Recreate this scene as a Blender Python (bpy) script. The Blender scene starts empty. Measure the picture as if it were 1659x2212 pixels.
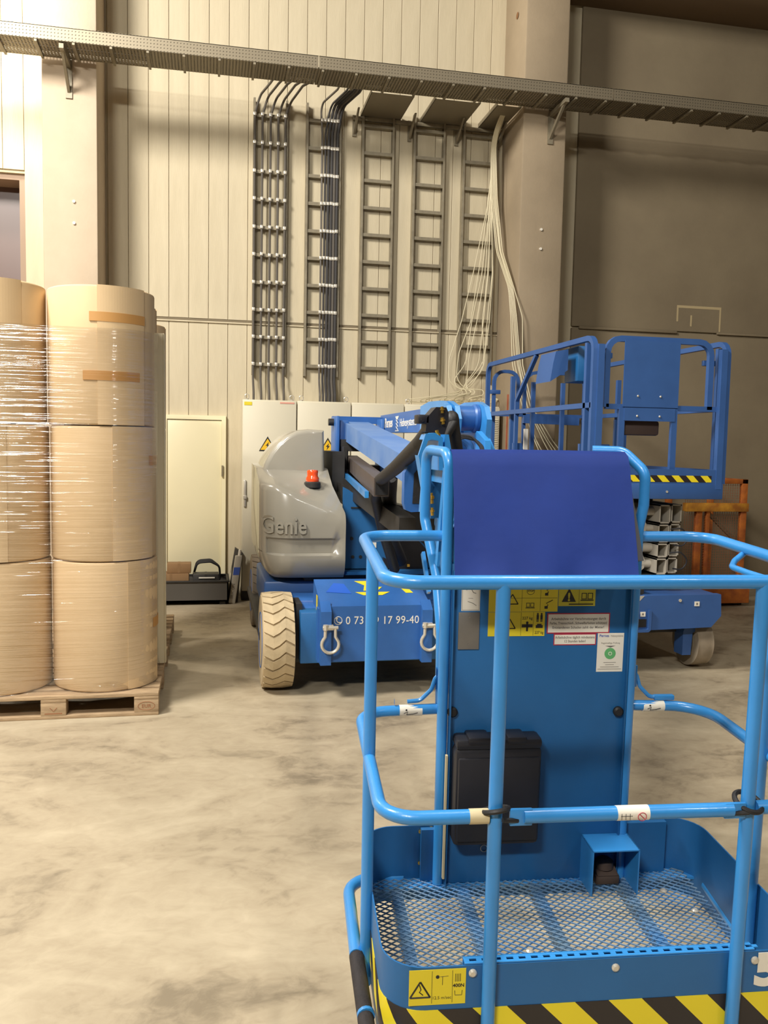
import bpy, bmesh, math, random
from mathutils import Vector, Matrix
random.seed(7)
S = bpy.context.scene
COL = S.collection

# ------------------------------------------------------------------ camera
def cam_axes(yaw, pitch, roll):
    F = Vector((math.sin(yaw)*math.cos(pitch), math.cos(yaw)*math.cos(pitch), -math.sin(pitch)))
    R0 = Vector((math.cos(yaw), -math.sin(yaw), 0)); U0 = R0.cross(F)
    return F, R0*math.cos(roll)+U0*math.sin(roll), -R0*math.sin(roll)+U0*math.cos(roll)
F_, R_, U_ = cam_axes(math.radians(11.62), math.radians(4.65), math.radians(1.15))
cd = bpy.data.cameras.new('camera'); cam = bpy.data.objects.new('camera', cd); COL.objects.link(cam)
cd.sensor_fit = 'VERTICAL'; cd.sensor_height = 36; cd.lens = 1845/2212*36; cd.clip_start = .02
cam.matrix_world = Matrix(((R_.x, U_.x, -F_.x, 0), (R_.y, U_.y, -F_.y, 0), (R_.z, U_.z, -F_.z, 1.7), (0, 0, 0, 1)))
S.camera = cam

# ------------------------------------------------------------------ world, lamps, exposure
w = bpy.data.worlds.new('hall'); S.world = w; w.use_nodes = True
w.node_tree.nodes['Background'].inputs[0].default_value = (1, .95, .88, 1)
w.node_tree.nodes['Background'].inputs[1].default_value = .15
def area(name, loc, target, sx, sy, power, color):
    l = bpy.data.lights.new(name, 'AREA'); l.shape = 'RECTANGLE'; l.size = sx; l.size_y = sy
    l.energy = power; l.color = color
    o = bpy.data.objects.new(name, l); COL.objects.link(o); o.location = loc
    o.rotation_euler = (Vector(target)-Vector(loc)).to_track_quat('-Z', 'Y').to_euler()
    return o
area('hall_or_fill_lamp', (-4.0, 3.2, 7.5), (-.6, 8.0, 1.6), 1.7, 1.7, 800, (1, .95, .87))
area('hall_or_fill_lamp', (-3.5, 8.35, 6.1), (-2.2, 8.9, 4.6), .4, .4, 150, (1, .93, .8))
area('hall_or_fill_lamp', (-3.0, -3.0, 6.4), (.4, 4.5, .6), 1.6, .3, 400, (1, .96, .88))
area('hall_or_fill_lamp', (4.5, -3.5, 7.6), (2.5, 5.0, .5), .35, 1.2, 90, (1, .96, .88))
floor_fill = area('hall_or_fill_lamp', (2.3, 2.2, 7.6), (2.3, 2.3, 0), .3, 1.2, 42, (1, .96, .88)); floor_fill.data.spread = 1.5  # unseen fill lamp, added to brighten the floor at the right
S.view_settings.view_transform = 'Standard'; S.view_settings.look = 'None'
S.view_settings.gamma = 1; S.view_settings.use_curve_mapping = False
S.view_settings.exposure = .35

# ------------------------------------------------------------------ materials
def lin(c):
    return tuple((v/255/12.92 if v/255 <= .04045 else ((v/255+.055)/1.055)**2.4) for v in c)
MATS = {}
def mat(name, rgb, rough=.5, metal=0., var=0., vscale=8., bump=0., bscale=60., coat=0., rgb2=None, stretch=None, spec=.5):
    if name in MATS: return MATS[name]
    m = bpy.data.materials.new(name); m.use_nodes = True; nt = m.node_tree
    b = nt.nodes['Principled BSDF']; c = lin(rgb)
    b.inputs['Base Color'].default_value = (*c, 1); b.inputs['Roughness'].default_value = rough
    b.inputs['Metallic'].default_value = metal; b.inputs['Coat Weight'].default_value = coat
    b.inputs['Specular IOR Level'].default_value = spec
    if var or rgb2 or bump:
        tc = nt.nodes.new('ShaderNodeTexCoord'); mp = nt.nodes.new('ShaderNodeMapping')
        nt.links.new(tc.outputs['Object'], mp.inputs[0])
        if stretch: mp.inputs['Scale'].default_value = stretch
    if var or rgb2:
        n = nt.nodes.new('ShaderNodeTexNoise'); n.inputs['Scale'].default_value = vscale
        n.inputs['Detail'].default_value = 6; n.inputs['Roughness'].default_value = .6
        nt.links.new(mp.outputs[0], n.inputs['Vector'])
        r = nt.nodes.new('ShaderNodeValToRGB'); r.color_ramp.elements[0].position = .34; r.color_ramp.elements[1].position = .68
        c2 = lin(rgb2) if rgb2 else tuple(v*(1-var) for v in c)
        r.color_ramp.elements[0].color = (*c2, 1); r.color_ramp.elements[1].color = (*c, 1)
        nt.links.new(n.outputs['Fac'], r.inputs[0]); nt.links.new(r.outputs[0], b.inputs['Base Color'])
    if bump:
        n2 = nt.nodes.new('ShaderNodeTexNoise'); n2.inputs['Scale'].default_value = bscale; n2.inputs['Detail'].default_value = 4
        nt.links.new(mp.outputs[0], n2.inputs['Vector'])
        bp = nt.nodes.new('ShaderNodeBump'); bp.inputs['Strength'].default_value = bump; bp.inputs['Distance'].default_value = .01
        nt.links.new(n2.outputs['Fac'], bp.inputs['Height']); nt.links.new(bp.outputs[0], b.inputs['Normal'])
    MATS[name] = m
    return m
BLUE = mat('basket_blue', (56, 142, 214), .32, var=.12, vscale=5, bump=.05, bscale=90, coat=.25)
MESHB = mat('worn_mesh_blue', (58, 116, 172), .5, rgb2=(92, 116, 134), vscale=5)
BLUE2 = mat('panel_blue', (34, 100, 158), .45, var=.12, vscale=3, bump=.05, bscale=80)
BLUE3 = mat('machine_blue', (50, 102, 172), .4, var=.15, vscale=4, bump=.05)
BLUED = mat('dull_boom_blue', (112, 142, 188), .6, rgb2=(84, 124, 184), vscale=3)
BLUES = mat('scissor_blue', (54, 92, 152), .45, var=.12, vscale=5)
CANV = mat('canvas_blue', (14, 44, 118), .7, spec=.3, var=.14, vscale=4, bump=.12, bscale=25)
BLACK = mat('black_rubber', (34, 33, 34), .55, var=.3, vscale=20, bump=.1)
DARK = mat('dark_steel', (50, 48, 46), .5, var=.3)
PLAS = mat('black_plastic', (36, 36, 42), .42, var=.25, bump=.05)
GREY = mat('grey_fibreglass', (158, 153, 140), .22, var=.06, vscale=2, coat=.4, spec=.5)
GREYD = mat('galvanised', (150, 140, 118), .45, metal=.25, var=.3, vscale=9)
STEEL = mat('bright_steel', (214, 208, 194), .3, metal=.45)
BRASS = mat('brass', (232, 192, 92), .25, metal=.9)
PLATE = mat('aluminium_plate', (150, 146, 140), .45, metal=.7, var=.15)
WHITE = mat('white_print', (232, 226, 212), .5)
CREAM = mat('tan_tape', (205, 190, 152), .6)
INK = mat('ink', (38, 36, 34), .6)
INKG = mat('grey_ink', (125, 120, 112), .6)
REDP = mat('red_print', (178, 44, 66), .5)
GREENP = mat('green_print', (98, 176, 110), .5)
BLUEP = mat('blue_print', (60, 88, 170), .5)
YEL = mat('yellow_print', (226, 206, 44), .5)
YELD = mat('warning_yellow', (238, 190, 40), .5)
ORANGE = mat('orange_lens', (238, 82, 34), .18, coat=.6)
ORA = mat('orange_paint', (205, 118, 44), .6, rgb2=(150, 78, 40), vscale=7)
ORAY = mat('yellow_orange_paint', (222, 160, 50), .6, rgb2=(168, 104, 40), vscale=9)
TYRE = mat('pale_tyre', (196, 176, 140), .75, var=.2, vscale=9, bump=.2, bscale=40)
TYREG = mat('grey_tyre', (150, 136, 116), .75, var=.2, vscale=9)
CAB = mat('cabinet_grey', (214, 206, 182), .45, var=.03, vscale=2)
DOORM = mat('door_cream', (236, 226, 188), .42, var=.03, vscale=2)
WOOD = mat('pallet_wood', (186, 160, 126), .75, rgb2=(152, 128, 98), vscale=7, stretch=(1, 6, 6), bump=.2)
PAPER = mat('kraft_paper', (220, 192, 150), .7, rgb2=(208, 180, 138), vscale=1.2, bump=.02, bscale=30)
TAPE = mat('brown_tape', (196, 146, 84), .5)
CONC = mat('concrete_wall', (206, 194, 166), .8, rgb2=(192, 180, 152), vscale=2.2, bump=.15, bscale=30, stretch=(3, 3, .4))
COLM = mat('column_concrete', (204, 186, 162), .8, rgb2=(192, 174, 150), vscale=1.6, bump=.12, bscale=40)
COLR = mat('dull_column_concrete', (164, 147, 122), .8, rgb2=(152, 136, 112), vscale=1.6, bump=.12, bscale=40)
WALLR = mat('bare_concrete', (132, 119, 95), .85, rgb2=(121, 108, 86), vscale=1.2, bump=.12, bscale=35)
JOINT = mat('joint_mastic', (120, 108, 86), .8)
CEIL = mat('dark_roof', (92, 76, 58), .9)
CABLE = mat('grey_cable', (92, 86, 78), .5)
CABLED = mat('dark_cable', (62, 60, 60), .5)
CABW = mat('white_cable', (214, 204, 172), .5)
BINM = mat('grey_bin', (84, 80, 74), .6)
CARD = mat('cardboard', (140, 108, 72), .8)
FOAM = mat('foam_black', (44, 40, 42), .8, var=.3, vscale=30, bump=.3, bscale=60)

def floor_mat():
    m = bpy.data.materials.new('polished_concrete'); m.use_nodes = True; nt = m.node_tree; b = nt.nodes['Principled BSDF']
    tc = nt.nodes.new('ShaderNodeTexCoord')
    def noise(sc, det, rot, sy, dist=0.):
        mp = nt.nodes.new('ShaderNodeMapping'); mp.inputs['Rotation'].default_value = (0, 0, rot); mp.inputs['Scale'].default_value = (1, sy, 1)
        n = nt.nodes.new('ShaderNodeTexNoise'); n.inputs['Scale'].default_value = sc; n.inputs['Detail'].default_value = det
        n.inputs['Distortion'].default_value = dist; n.inputs['Roughness'].default_value = .62
        nt.links.new(tc.outputs['Object'], mp.inputs[0]); nt.links.new(mp.outputs[0], n.inputs['Vector']); return n
    a = noise(1.3, 9, .9, 1.5, 1.1); c = noise(11, 6, -.5, 1.3, .8)
    mx = nt.nodes.new('ShaderNodeMix'); mx.data_type = 'FLOAT'; mx.inputs[0].default_value = .28
    nt.links.new(a.outputs['Fac'], mx.inputs[2]); nt.links.new(c.outputs['Fac'], mx.inputs[3])
    r = nt.nodes.new('ShaderNodeValToRGB'); e = r.color_ramp.elements
    e[0].position = .36; e[0].color = (*lin((130, 118, 98)), 1); e[1].position = .64; e[1].color = (*lin((182, 169, 144)), 1)
    k = e.new(.47); k.color = (*lin((164, 150, 126)), 1)
    nt.links.new(mx.outputs[0], r.inputs[0]); nt.links.new(r.outputs[0], b.inputs['Base Color'])
    rr = nt.nodes.new('ShaderNodeMapRange'); rr.inputs['To Min'].default_value = .38; rr.inputs['To Max'].default_value = .7
    nt.links.new(a.outputs['Fac'], rr.inputs['Value']); nt.links.new(rr.outputs[0], b.inputs['Roughness'])
    bp = nt.nodes.new('ShaderNodeBump'); bp.inputs['Strength'].default_value = .08; bp.inputs['Distance'].default_value = .01
    nt.links.new(c.outputs['Fac'], bp.inputs['Height']); nt.links.new(bp.outputs[0], b.inputs['Normal'])
    return m
def stripe_mat(name, period, sgn, off=0., axis=0):
    m = bpy.data.materials.new(name); m.use_nodes = True; nt = m.node_tree; b = nt.nodes['Principled BSDF']
    tc = nt.nodes.new('ShaderNodeTexCoord'); sp = nt.nodes.new('ShaderNodeSeparateXYZ'); nt.links.new(tc.outputs['Object'], sp.inputs[0])
    def M(op, a, bb):
        n = nt.nodes.new('ShaderNodeMath'); n.operation = op
        for i, v in enumerate((a, bb)):
            if isinstance(v, (int, float)): n.inputs[i].default_value = v
            else: nt.links.new(v, n.inputs[i])
        return n.outputs[0]
    uv = M('SUBTRACT', sp.outputs[0], sp.outputs[1])
    v = M('FRACT', M('DIVIDE', M('ADD', M('ADD', uv, M('MULTIPLY', sp.outputs[2], sgn)), off+10), period), 0)
    g = M('GREATER_THAN', v, .5)
    mx = nt.nodes.new('ShaderNodeMix'); mx.data_type = 'RGBA'; nt.links.new(g, mx.inputs[0])
    mx.inputs[6].default_value = (*lin((42, 36, 34)), 1); mx.inputs[7].default_value = (*lin((232, 212, 40)), 1)
    nt.links.new(mx.outputs[2], b.inputs['Base Color']); b.inputs['Roughness'].default_value = .45
    return m
def perforated_mat():
    m = bpy.data.materials.new('perforated_steel'); m.use_nodes = True; nt = m.node_tree; b = nt.nodes['Principled BSDF']
    b.inputs['Base Color'].default_value = (*lin((142, 132, 112)), 1); b.inputs['Metallic'].default_value = .5; b.inputs['Roughness'].default_value = .45
    tc = nt.nodes.new('ShaderNodeTexCoord'); v = nt.nodes.new('ShaderNodeTexVoronoi'); v.inputs['Scale'].default_value = 34
    v.inputs['Randomness'].default_value = 0; nt.links.new(tc.outputs['Object'], v.inputs['Vector'])
    g = nt.nodes.new('ShaderNodeMath'); g.operation = 'GREATER_THAN'; g.inputs[1].default_value = .30
    nt.links.new(v.outputs['Distance'], g.inputs[0]); nt.links.new(g.outputs[0], b.inputs['Alpha'])
    return m
def film_mat():
    m = bpy.data.materials.new('stretch_film'); m.use_nodes = True; nt = m.node_tree
    for n in list(nt.nodes):
        if n.type != 'OUTPUT_MATERIAL': nt.nodes.remove(n)
    out = [n for n in nt.nodes if n.type == 'OUTPUT_MATERIAL'][0]
    tr = nt.nodes.new('ShaderNodeBsdfTransparent'); gl = nt.nodes.new('ShaderNodeBsdfGlossy')
    gl.inputs['Roughness'].default_value = .09; tr.inputs[0].default_value = (.96, .96, .97, 1)
    tc = nt.nodes.new('ShaderNodeTexCoord'); mp = nt.nodes.new('ShaderNodeMapping'); mp.inputs['Scale'].default_value = (.3, .3, 30)
    mp.inputs['Rotation'].default_value = (0, .06, 0)
    n = nt.nodes.new('ShaderNodeTexNoise'); n.inputs['Scale'].default_value = 2.2; n.inputs['Detail'].default_value = 3; n.inputs['Distortion'].default_value = .15
    nt.links.new(tc.outputs['Object'], mp.inputs[0]); nt.links.new(mp.outputs[0], n.inputs['Vector'])
    bp = nt.nodes.new('ShaderNodeBump'); bp.inputs['Strength'].default_value = 1; bp.inputs['Distance'].default_value = .006
    nt.links.new(n.outputs['Fac'], bp.inputs['Height']); nt.links.new(bp.outputs[0], gl.inputs['Normal'])
    mx = nt.nodes.new('ShaderNodeMixShader'); mx.inputs[0].default_value = .15
    nt.links.new(tr.outputs[0], mx.inputs[1]); nt.links.new(gl.outputs[0], mx.inputs[2]); nt.links.new(mx.outputs[0], out.inputs[0])
    return m
FLOORM = floor_mat(); PERF = perforated_mat(); FILM = film_mat()

# ------------------------------------------------------------------ mesh builder
def fillet(pts, r, closed=False, n=6):
    P = [Vector(p) for p in pts]; N = len(P); out = []
    if r <= 0: return P
    for i in range(N):
        if not closed and i in (0, N-1): out.append(P[i]); continue
        a, b, c = P[i-1], P[i], P[(i+1) % N]; d1 = (a-b); d2 = (c-b)
        l1, l2 = d1.length, d2.length; d1.normalize(); d2.normalize()
        ang = d1.angle(d2)
        if ang > math.pi-.05: out.append(b); continue
        t = min(r/math.tan(ang/2), l1*.49, l2*.49); rr = t*math.tan(ang/2)
        cen = b+(d1+d2).normalized()*(rr/math.sin(ang/2)); s = b+d1*t-cen; e = b+d2*t-cen
        for k in range(n+1):
            f = k/n; th = s.angle(e)
            out.append(cen+(s*math.sin((1-f)*th)+e*math.sin(f*th))/math.sin(th))
    return out
class MB:
    def __init__(s): s.v = []; s.f = []; s.m = []
    def add(s, vs, fs, mat=0):
        o = len(s.v); s.v += [Vector(v) for v in vs]; s.f += [tuple(i+o for i in f) for f in fs]; s.m += [mat]*len(fs); return s
    def box(s, a, b, mat=0, bev=0., rot=None):
        a = [min(x, y) for x, y in zip(a, b)] if not rot else a
        x0, y0, z0 = a; x1, y1, z1 = (max(a[0], b[0]), max(a[1], b[1]), max(a[2], b[2]))
        if bev > 0:
            bm = bmesh.new(); bmesh.ops.create_cube(bm, size=1)
            for v in bm.verts: v.co = Vector(((x0+x1)/2+v.co.x*(x1-x0), (y0+y1)/2+v.co.y*(y1-y0), (z0+z1)/2+v.co.z*(z1-z0)))
            bmesh.ops.bevel(bm, geom=list(bm.edges), offset=bev, segments=2, profile=.5, affect='EDGES')
            bm.verts.ensure_lookup_table(); vs = [v.co.copy() for v in bm.verts]; fs = [[v.index for v in f.verts] for f in bm.faces]; bm.free()
            return s.add(vs, fs, mat)
        vs = [(x0, y0, z0), (x1, y0, z0), (x1, y1, z0), (x0, y1, z0), (x0, y0, z1), (x1, y0, z1), (x1, y1, z1), (x0, y1, z1)]
        return s.add(vs, [(0, 3, 2, 1), (4, 5, 6, 7), (0, 1, 5, 4), (1, 2, 6, 5), (2, 3, 7, 6), (3, 0, 4, 7)], mat)
    def tube(s, pts, r, mat=0, fil=0., n=10, closed=False, up=None, sq=None, cap=True, fn=6):
        P = fillet(pts, fil, closed, fn); N = len(P)
        def tan(i):
            if closed: d = P[(i+1) % N]-P[i-1]
            else: d = P[min(i+1, N-1)]-P[max(i-1, 0)]
            return d.normalized()
        t = tan(0); u = Vector(up) if up else (Vector((0, 0, 1)) if abs(t.z) < .9 else Vector((0, 1, 0)))
        rings = []; prev = None
        for i in range(N):
            t = tan(i)
            if prev is None or up:
                x = (u-t*u.dot(t)).normalized()
            else: x = (prev-t*prev.dot(t)).normalized()
            prev = x; y = t.cross(x)
            if sq:
                hw, hh = sq; ring = [P[i]+x*(hh*a)+y*(hw*b) for a, b in ((1, 1), (1, -1), (-1, -1), (-1, 1))]
            else:
                rr = r[i] if isinstance(r, (list, tuple)) else r
                ring = [P[i]+(x*math.cos(2*math.pi*k/n)+y*math.sin(2*math.pi*k/n))*rr for k in range(n)]
            rings.append(ring)
        m = len(rings[0]); vs = [v for rg in rings for v in rg]; fs = []
        for i in range(N if closed else N-1):
            j = (i+1) % N
            for k in range(m): fs.append((i*m+k, i*m+(k+1) % m, j*m+(k+1) % m, j*m+k))
        if cap and not closed: fs.append(tuple(range(m-1, -1, -1))); fs.append(tuple((N-1)*m+k for k in range(m)))
        return s.add(vs, fs, mat)
    def prism(s, poly, d, mat=0):
        d = Vector(d); n = len(poly); a = [Vector(p) for p in poly]
        return s.add(a+[p+d for p in a], [tuple(range(n-1, -1, -1)), tuple(range(n, 2*n))]+[(i, (i+1) % n, (i+1) % n+n, i+n) for i in range(n)], mat)
    def cyl(s, a, b, r, mat=0, n=20, r2=None):
        return s.tube([a, b], [r, r2 if r2 is not None else r], mat, 0, n)
    def lathe(s, c, prof, mat=0, n=28, axis='z'):
        vs = []; fs = []; c = Vector(c)
        for (r, h) in prof:
            for k in range(n):
                a = 2*math.pi*k/n
                if axis == 'z': q = (r*math.cos(a), r*math.sin(a), h)
                elif axis == 'x': q = (h, r*math.cos(a), r*math.sin(a))
                else: q = (r*math.cos(a), h, r*math.sin(a))
                vs.append(c+Vector(q))
        for i in range(len(prof)-1):
            for k in range(n): fs.append((i*n+k, i*n+(k+1) % n, (i+1)*n+(k+1) % n, (i+1)*n+k))
        fs.append(tuple(range(n-1, -1, -1))); fs.append(tuple((len(prof)-1)*n+k for k in range(n)))
        return s.add(vs, fs, mat)
    def text(s, txt, o, x, up, h, mat=0, depth=.0005, align='LEFT', sx=1., bold=0., fn=None, space=1.):
        c = bpy.data.curves.new('t', 'FONT'); c.body = txt; c.size = 1; c.align_x = align; c.resolution_u = 3
        c.extrude = .5; c.offset = bold; c.space_character = space
        ob = bpy.data.objects.new('t', c); COL.objects.link(ob)
        dg = bpy.context.evaluated_depsgraph_get(); dg.update(); me = ob.evaluated_get(dg).to_mesh()
        X = Vector(x).normalized(); Uv = Vector(up).normalized(); Nn = X.cross(Uv)
        k = h/.7
        vs = [Vector(o)+X*(v.co.x*k*sx)+Uv*(v.co.y*k)+Nn*(v.co.z*2*depth) for v in me.vertices]
        if fn: vs = [fn(v) for v in vs]
        fs = [tuple(p.vertices) for p in me.polygons]
        ob.evaluated_get(dg).to_mesh_clear(); bpy.data.objects.remove(ob); bpy.data.curves.remove(c)
        return s.add(vs, fs, mat)
    def build(s, name, mats, parent=None, ang=35, flat=False, org=None):
        me = bpy.data.meshes.new(name)
        if org is None:
            org = Vector(parent['_org']) if parent is not None and '_org' in parent else Vector((0, 0, 0))
        me.from_pydata([tuple(v-org) for v in s.v], [], s.f)
        if not isinstance(mats, (list, tuple)): mats = [mats]
        for m in mats: me.materials.append(m)
        me.polygons.foreach_set('material_index', s.m)
        bm = bmesh.new(); bm.from_mesh(me); bmesh.ops.recalc_face_normals(bm, faces=bm.faces); bm.to_mesh(me); bm.free()
        if not flat:
            me.polygons.foreach_set('use_smooth', [True]*len(me.polygons)); me.set_sharp_from_angle(angle=math.radians(ang))
        o = bpy.data.objects.new(name, me); COL.objects.link(o)
        if parent is not None: o.parent = parent
        o['_org'] = list(org)
        return o
def tag(o, label=None, cat=None, group=None, kind=None):
    if label: o['label'] = label
    if cat: o['category'] = cat
    if group: o['group'] = group
    if kind: o['kind'] = kind
    return o
def thing(name, org, label, cat, group=None):
    o = bpy.data.objects.new(name, None); COL.objects.link(o); o.location = org; o['_org'] = list(org)
    return tag(o, label, cat, group)
def solo(mb, name, mats, org, label, cat, group=None, **k):
    o = mb.build(name, mats, None, org=Vector(org), **k); o.location = org
    return tag(o, label, cat, group)

# ------------------------------------------------------------------ the setting
WY = 9.4
fl = MB(); fl.box((-10, -9, -.2), (13, WY+.3, 0)); tag(fl.build('floor', FLOORM), 'beige stained concrete floor', kind='structure')
wb = MB()
wb.box((-10, WY+.02, 0), (-1.83, WY+.3, 3.2)); wb.box((-10, WY+.02, 4.33), (-1.83, WY+.3, 9.0)); wb.box((-10, WY+.02, 3.2), (-3.2, WY+.3, 4.33))
wb.box((-1.83, WY+.02, 0), (13, WY+.3, 9.0))
WB = tag(wb.build('wall_back', CONC), 'concrete back wall of grooved upright boards', kind='structure')
def board(name, x0, x1, z0, z1, parent, proto={}):
    key = (round(x1-x0, 3), z0, z1)
    if key in proto:
        o = proto[key].copy(); COL.objects.link(o); o.parent = parent; o.location = (x0, 0, 0); return o
    m = MB(); wd = x1-x0; g = .002; c = .0035
    a = [(g, WY+.03), (g, WY+c), (g+c, WY), (wd-g-c, WY), (wd-g, WY+c), (wd-g, WY+.03)]
    m.prism([(x, y, z0) for x, y in a], (0, 0, z1-z0))
    o = m.build(name, CONC, parent, flat=True); o.location = (x0, 0, 0); proto[key] = o; return o
x = -1.03
while x < 3.1:
    board('wall_board', x, x+.2035, .0, 2.935, WB); board('wall_board', x, x+.2035, 2.975, 8.6, WB); x += .2035
x = -1.83-.2035*6
for i in range(6): board('wall_board', x+i*.2035, x+(i+1)*.2035, 4.36, 8.6, WB); board('wall_board', x+i*.2035, x+(i+1)*.2035, 0, 3.2, WB)
board('wall_board', -1.83, -1.55, 0, 8.6, WB)
m = MB(); m.box((-1.04, WY+.006, 2.93), (3.2, WY+.025, 2.98)); m.build('joint_strip', JOINT, WB)
m = MB(); m.box((-1.04, WY-.018, 2.93), (3.2, WY+.02, 2.945), bev=.004); m.build('joint_ledge', CONC, WB)
# bare concrete panels to the right of the right column
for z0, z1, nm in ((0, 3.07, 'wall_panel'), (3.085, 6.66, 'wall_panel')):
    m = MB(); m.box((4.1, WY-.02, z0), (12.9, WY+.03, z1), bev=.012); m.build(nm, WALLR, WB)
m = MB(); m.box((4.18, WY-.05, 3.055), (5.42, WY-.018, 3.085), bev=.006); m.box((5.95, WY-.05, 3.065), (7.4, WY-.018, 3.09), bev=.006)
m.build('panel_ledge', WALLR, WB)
m = MB()   # faint scraped outline of a removed sign
for a, b in (((5.42, 3.36), (6.0, 3.39)), ((5.42, 3.2), (5.44, 3.36)), ((5.98, 3.1), (6.0, 3.36)), ((5.6, 3.15), (5.62, 3.28))):
    m.box((a[0], WY-.0225, a[1]), (b[0], WY-.019, b[1]))
m.build('scraped_patch', mat('scraped_plaster', (182, 164, 126), .9), WB)
# window opening on the left
m = MB(); m.box((-3.2, WY+.35, 3.2), (-1.83, WY+.4, 4.33)); tag(m.build('window_1', mat('dark_pane', (92, 72, 66), .35)), 'dark window high in the left wall', kind='structure')
W1 = bpy.data.objects['window_1']
m = MB()
for a, b in (((-3.2, 4.27), (-1.83, 4.33)), ((-3.2, 3.2), (-1.83, 3.26)), ((-1.89, 3.26), (-1.83, 4.27)), ((-3.2, 3.26), (-3.14, 4.27))): m.box((a[0], WY+.05, a[1]), (b[0], WY+.352, b[1]))
m.build('window_frame', mat('taupe_frame', (150, 128, 108), .7), W1)
# columns
for nm, x0, x1, lab in (('trim_1', -1.545, -1.05, 'pale concrete column at the left behind the paper rolls'), ('trim_2', 3.2, 3.68, 'concrete column to the right of the cable ladders')):
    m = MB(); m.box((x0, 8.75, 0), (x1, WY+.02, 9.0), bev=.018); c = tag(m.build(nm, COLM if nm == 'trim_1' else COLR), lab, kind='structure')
    for dx, dz in ((0, 0), (.0, -.2)):
        m = MB(); cx = x0+.28 if nm == 'trim_1' else x0+.235; cz = 3.92 if nm == 'trim_1' else 3.98
        m.cyl((cx+dx, 8.752, cz+dz), (cx+dx, 8.735, cz+dz), .014, n=12); m.build('anchor_cap', WHITE, c)
m = MB(); m.lathe((3.197, 9.02, 6.25), [(.02, 0), (.035, -.004), (.02, -.008)], axis='x', n=12); 
m.build('rust_stain', mat('rust', (130, 92, 58), .8), bpy.data.objects['trim_2'])
m = MB(); m.box((3.185, 8.93, 1.25), (3.199, 8.945, 2.25)); m.build('red_conduit', mat('red_line', (170, 96, 70), .6), bpy.data.objects['trim_2'])
# roof, beam, the other walls
m = MB(); m.box((-10, -9, 9.0), (13, WY+.3, 9.2)); tag(m.build('ceiling', CEIL), 'dark hall roof', kind='structure')
m = MB(); m.box((3.68, 8.6, 6.62), (12.9, WY-.001, 7.3), bev=.02); tag(m.build('trim_3', mat('brown_beam', (112, 92, 68), .85)), 'dark brown beam under the roof at upper right', kind='structure')
for nm, a, b in (('wall_left', (-10.2, -9, 0), (-10, WY+.3, 9)), ('wall_right', (13, -9, 0), (13.2, WY+.3, 9)), ('wall_front', (-10, -9.2, 0), (13, -9, 9))):
    m = MB(); m.box(a, b); tag(m.build(nm, WALLR), 'concrete hall wall', kind='structure')
# door
m = MB(); m.box((-.44, WY-.03, .02), (.13, WY-.006, 1.9), bev=.004); D1 = tag(m.build('door_1', DOORM), 'cream steel door in the grooved wall', kind='structure')
m = MB(); m.box((-.5, WY-.045, 0), (-.44, WY-.002, 1.95)); m.box((.13, WY-.045, 0), (.175, WY-.002, 1.95)); m.box((-.44, WY-.045, 1.905), (.13, WY-.002, 1.95)); m.build('door_frame', DOORM, D1)
m = MB(); m.cyl((.14, WY-.06, 1.3), (.14, WY-.06, 1.42), .01); m.build('hinge', GREYD, D1)

# ------------------------------------------------------------------ cable tray overhead
T = thing('cable_tray', (1.5, 8.5, 5.2), 'long perforated steel cable tray running right across above everything', 'cable tray')
xs = [-8.0, -5.0, -2.0, 1.0, 4.0, 7.0, 12.5]
for a, b in zip(xs[:-1], xs[1:]):
    m = MB(); m.box((a+.004, 8.33, 5.2), (b-.004, 8.335, 5.315)); m.box((a+.004, 8.33, 5.31), (b-.004, 8.35, 5.317)); m.build('tray_side', PERF, T)
    m = MB(); m.box((a+.004, 8.7, 5.2), (b-.004, 8.705, 5.315)); m.build('tray_side', PERF, T)
    m = MB(); m.box((a+.004, 8.335, 5.198), (b-.004, 8.7, 5.202)); m.build('tray_bottom', PERF, T)
m = MB()
for a, b in ((-.55, .7), (1.0, 1.5), (1.75, 2.2), (2.3, 2.75), (3.9, 5.3)): m.box((a, 8.36, 5.21), (b, 8.68, 5.225))
m.build('tray_liner', GREYD, T)
i = 0
for x in [a*.32-1.85 for a in range(32)]:
    m = MB(); m.box((x, 8.335, 5.178), (x+.022, 8.7, 5.196)); m.build('cross_rung', GREYD, T)
for x, (ys) in ((-1.3, 8.74), (3.5, 8.74)):
    m = MB(); m.box((x-.02, 8.32, 5.135), (x+.02, 8.745, 5.175)); m.prism([(x-.012, 8.745, 4.9), (x-.012, 8.745, 4.96), (x-.012, 8.42, 5.14), (x-.012, 8.37, 5.14)], (.024, 0, 0)); m.box((x-.03, 8.735, 4.86), (x+.03, 8.749, 5.3))
    m.build('wall_bracket', GREYD, T)
m = MB()
for k in range(5): m.tube([(-8, 8.42+k*.05, 5.245), (0+k*.2, 8.43+k*.05, 5.24), (12, 8.4+k*.055, 5.245)], .014, n=6)
tag(m.build('cable_run', CABLED, T), kind='stuff')
TD = thing('drop_tray', (2.3, 9.1, 5.2), 'short perforated tray pieces joining the long tray to the wall above the cable ladders', 'cable tray')
for a, b in ((1.58, 2.02), (2.24, 2.72), (2.9, 3.16)):
    m = MB(); m.box((a, 8.71, 5.185), (b, WY-.03, 5.189)); m.box((a, 8.71, 5.185), (a+.004, WY-.03, 5.23)); m.box((b-.004, 8.71, 5.185), (b, WY-.03, 5.23)); m.build('tray_plate', PERF, TD)
m = MB(); m.box((1.5, WY-.06, 5.14), (3.17, WY-.02, 5.18), bev=.003); m.build('carrier_rail', GREYD, TD)
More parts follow.
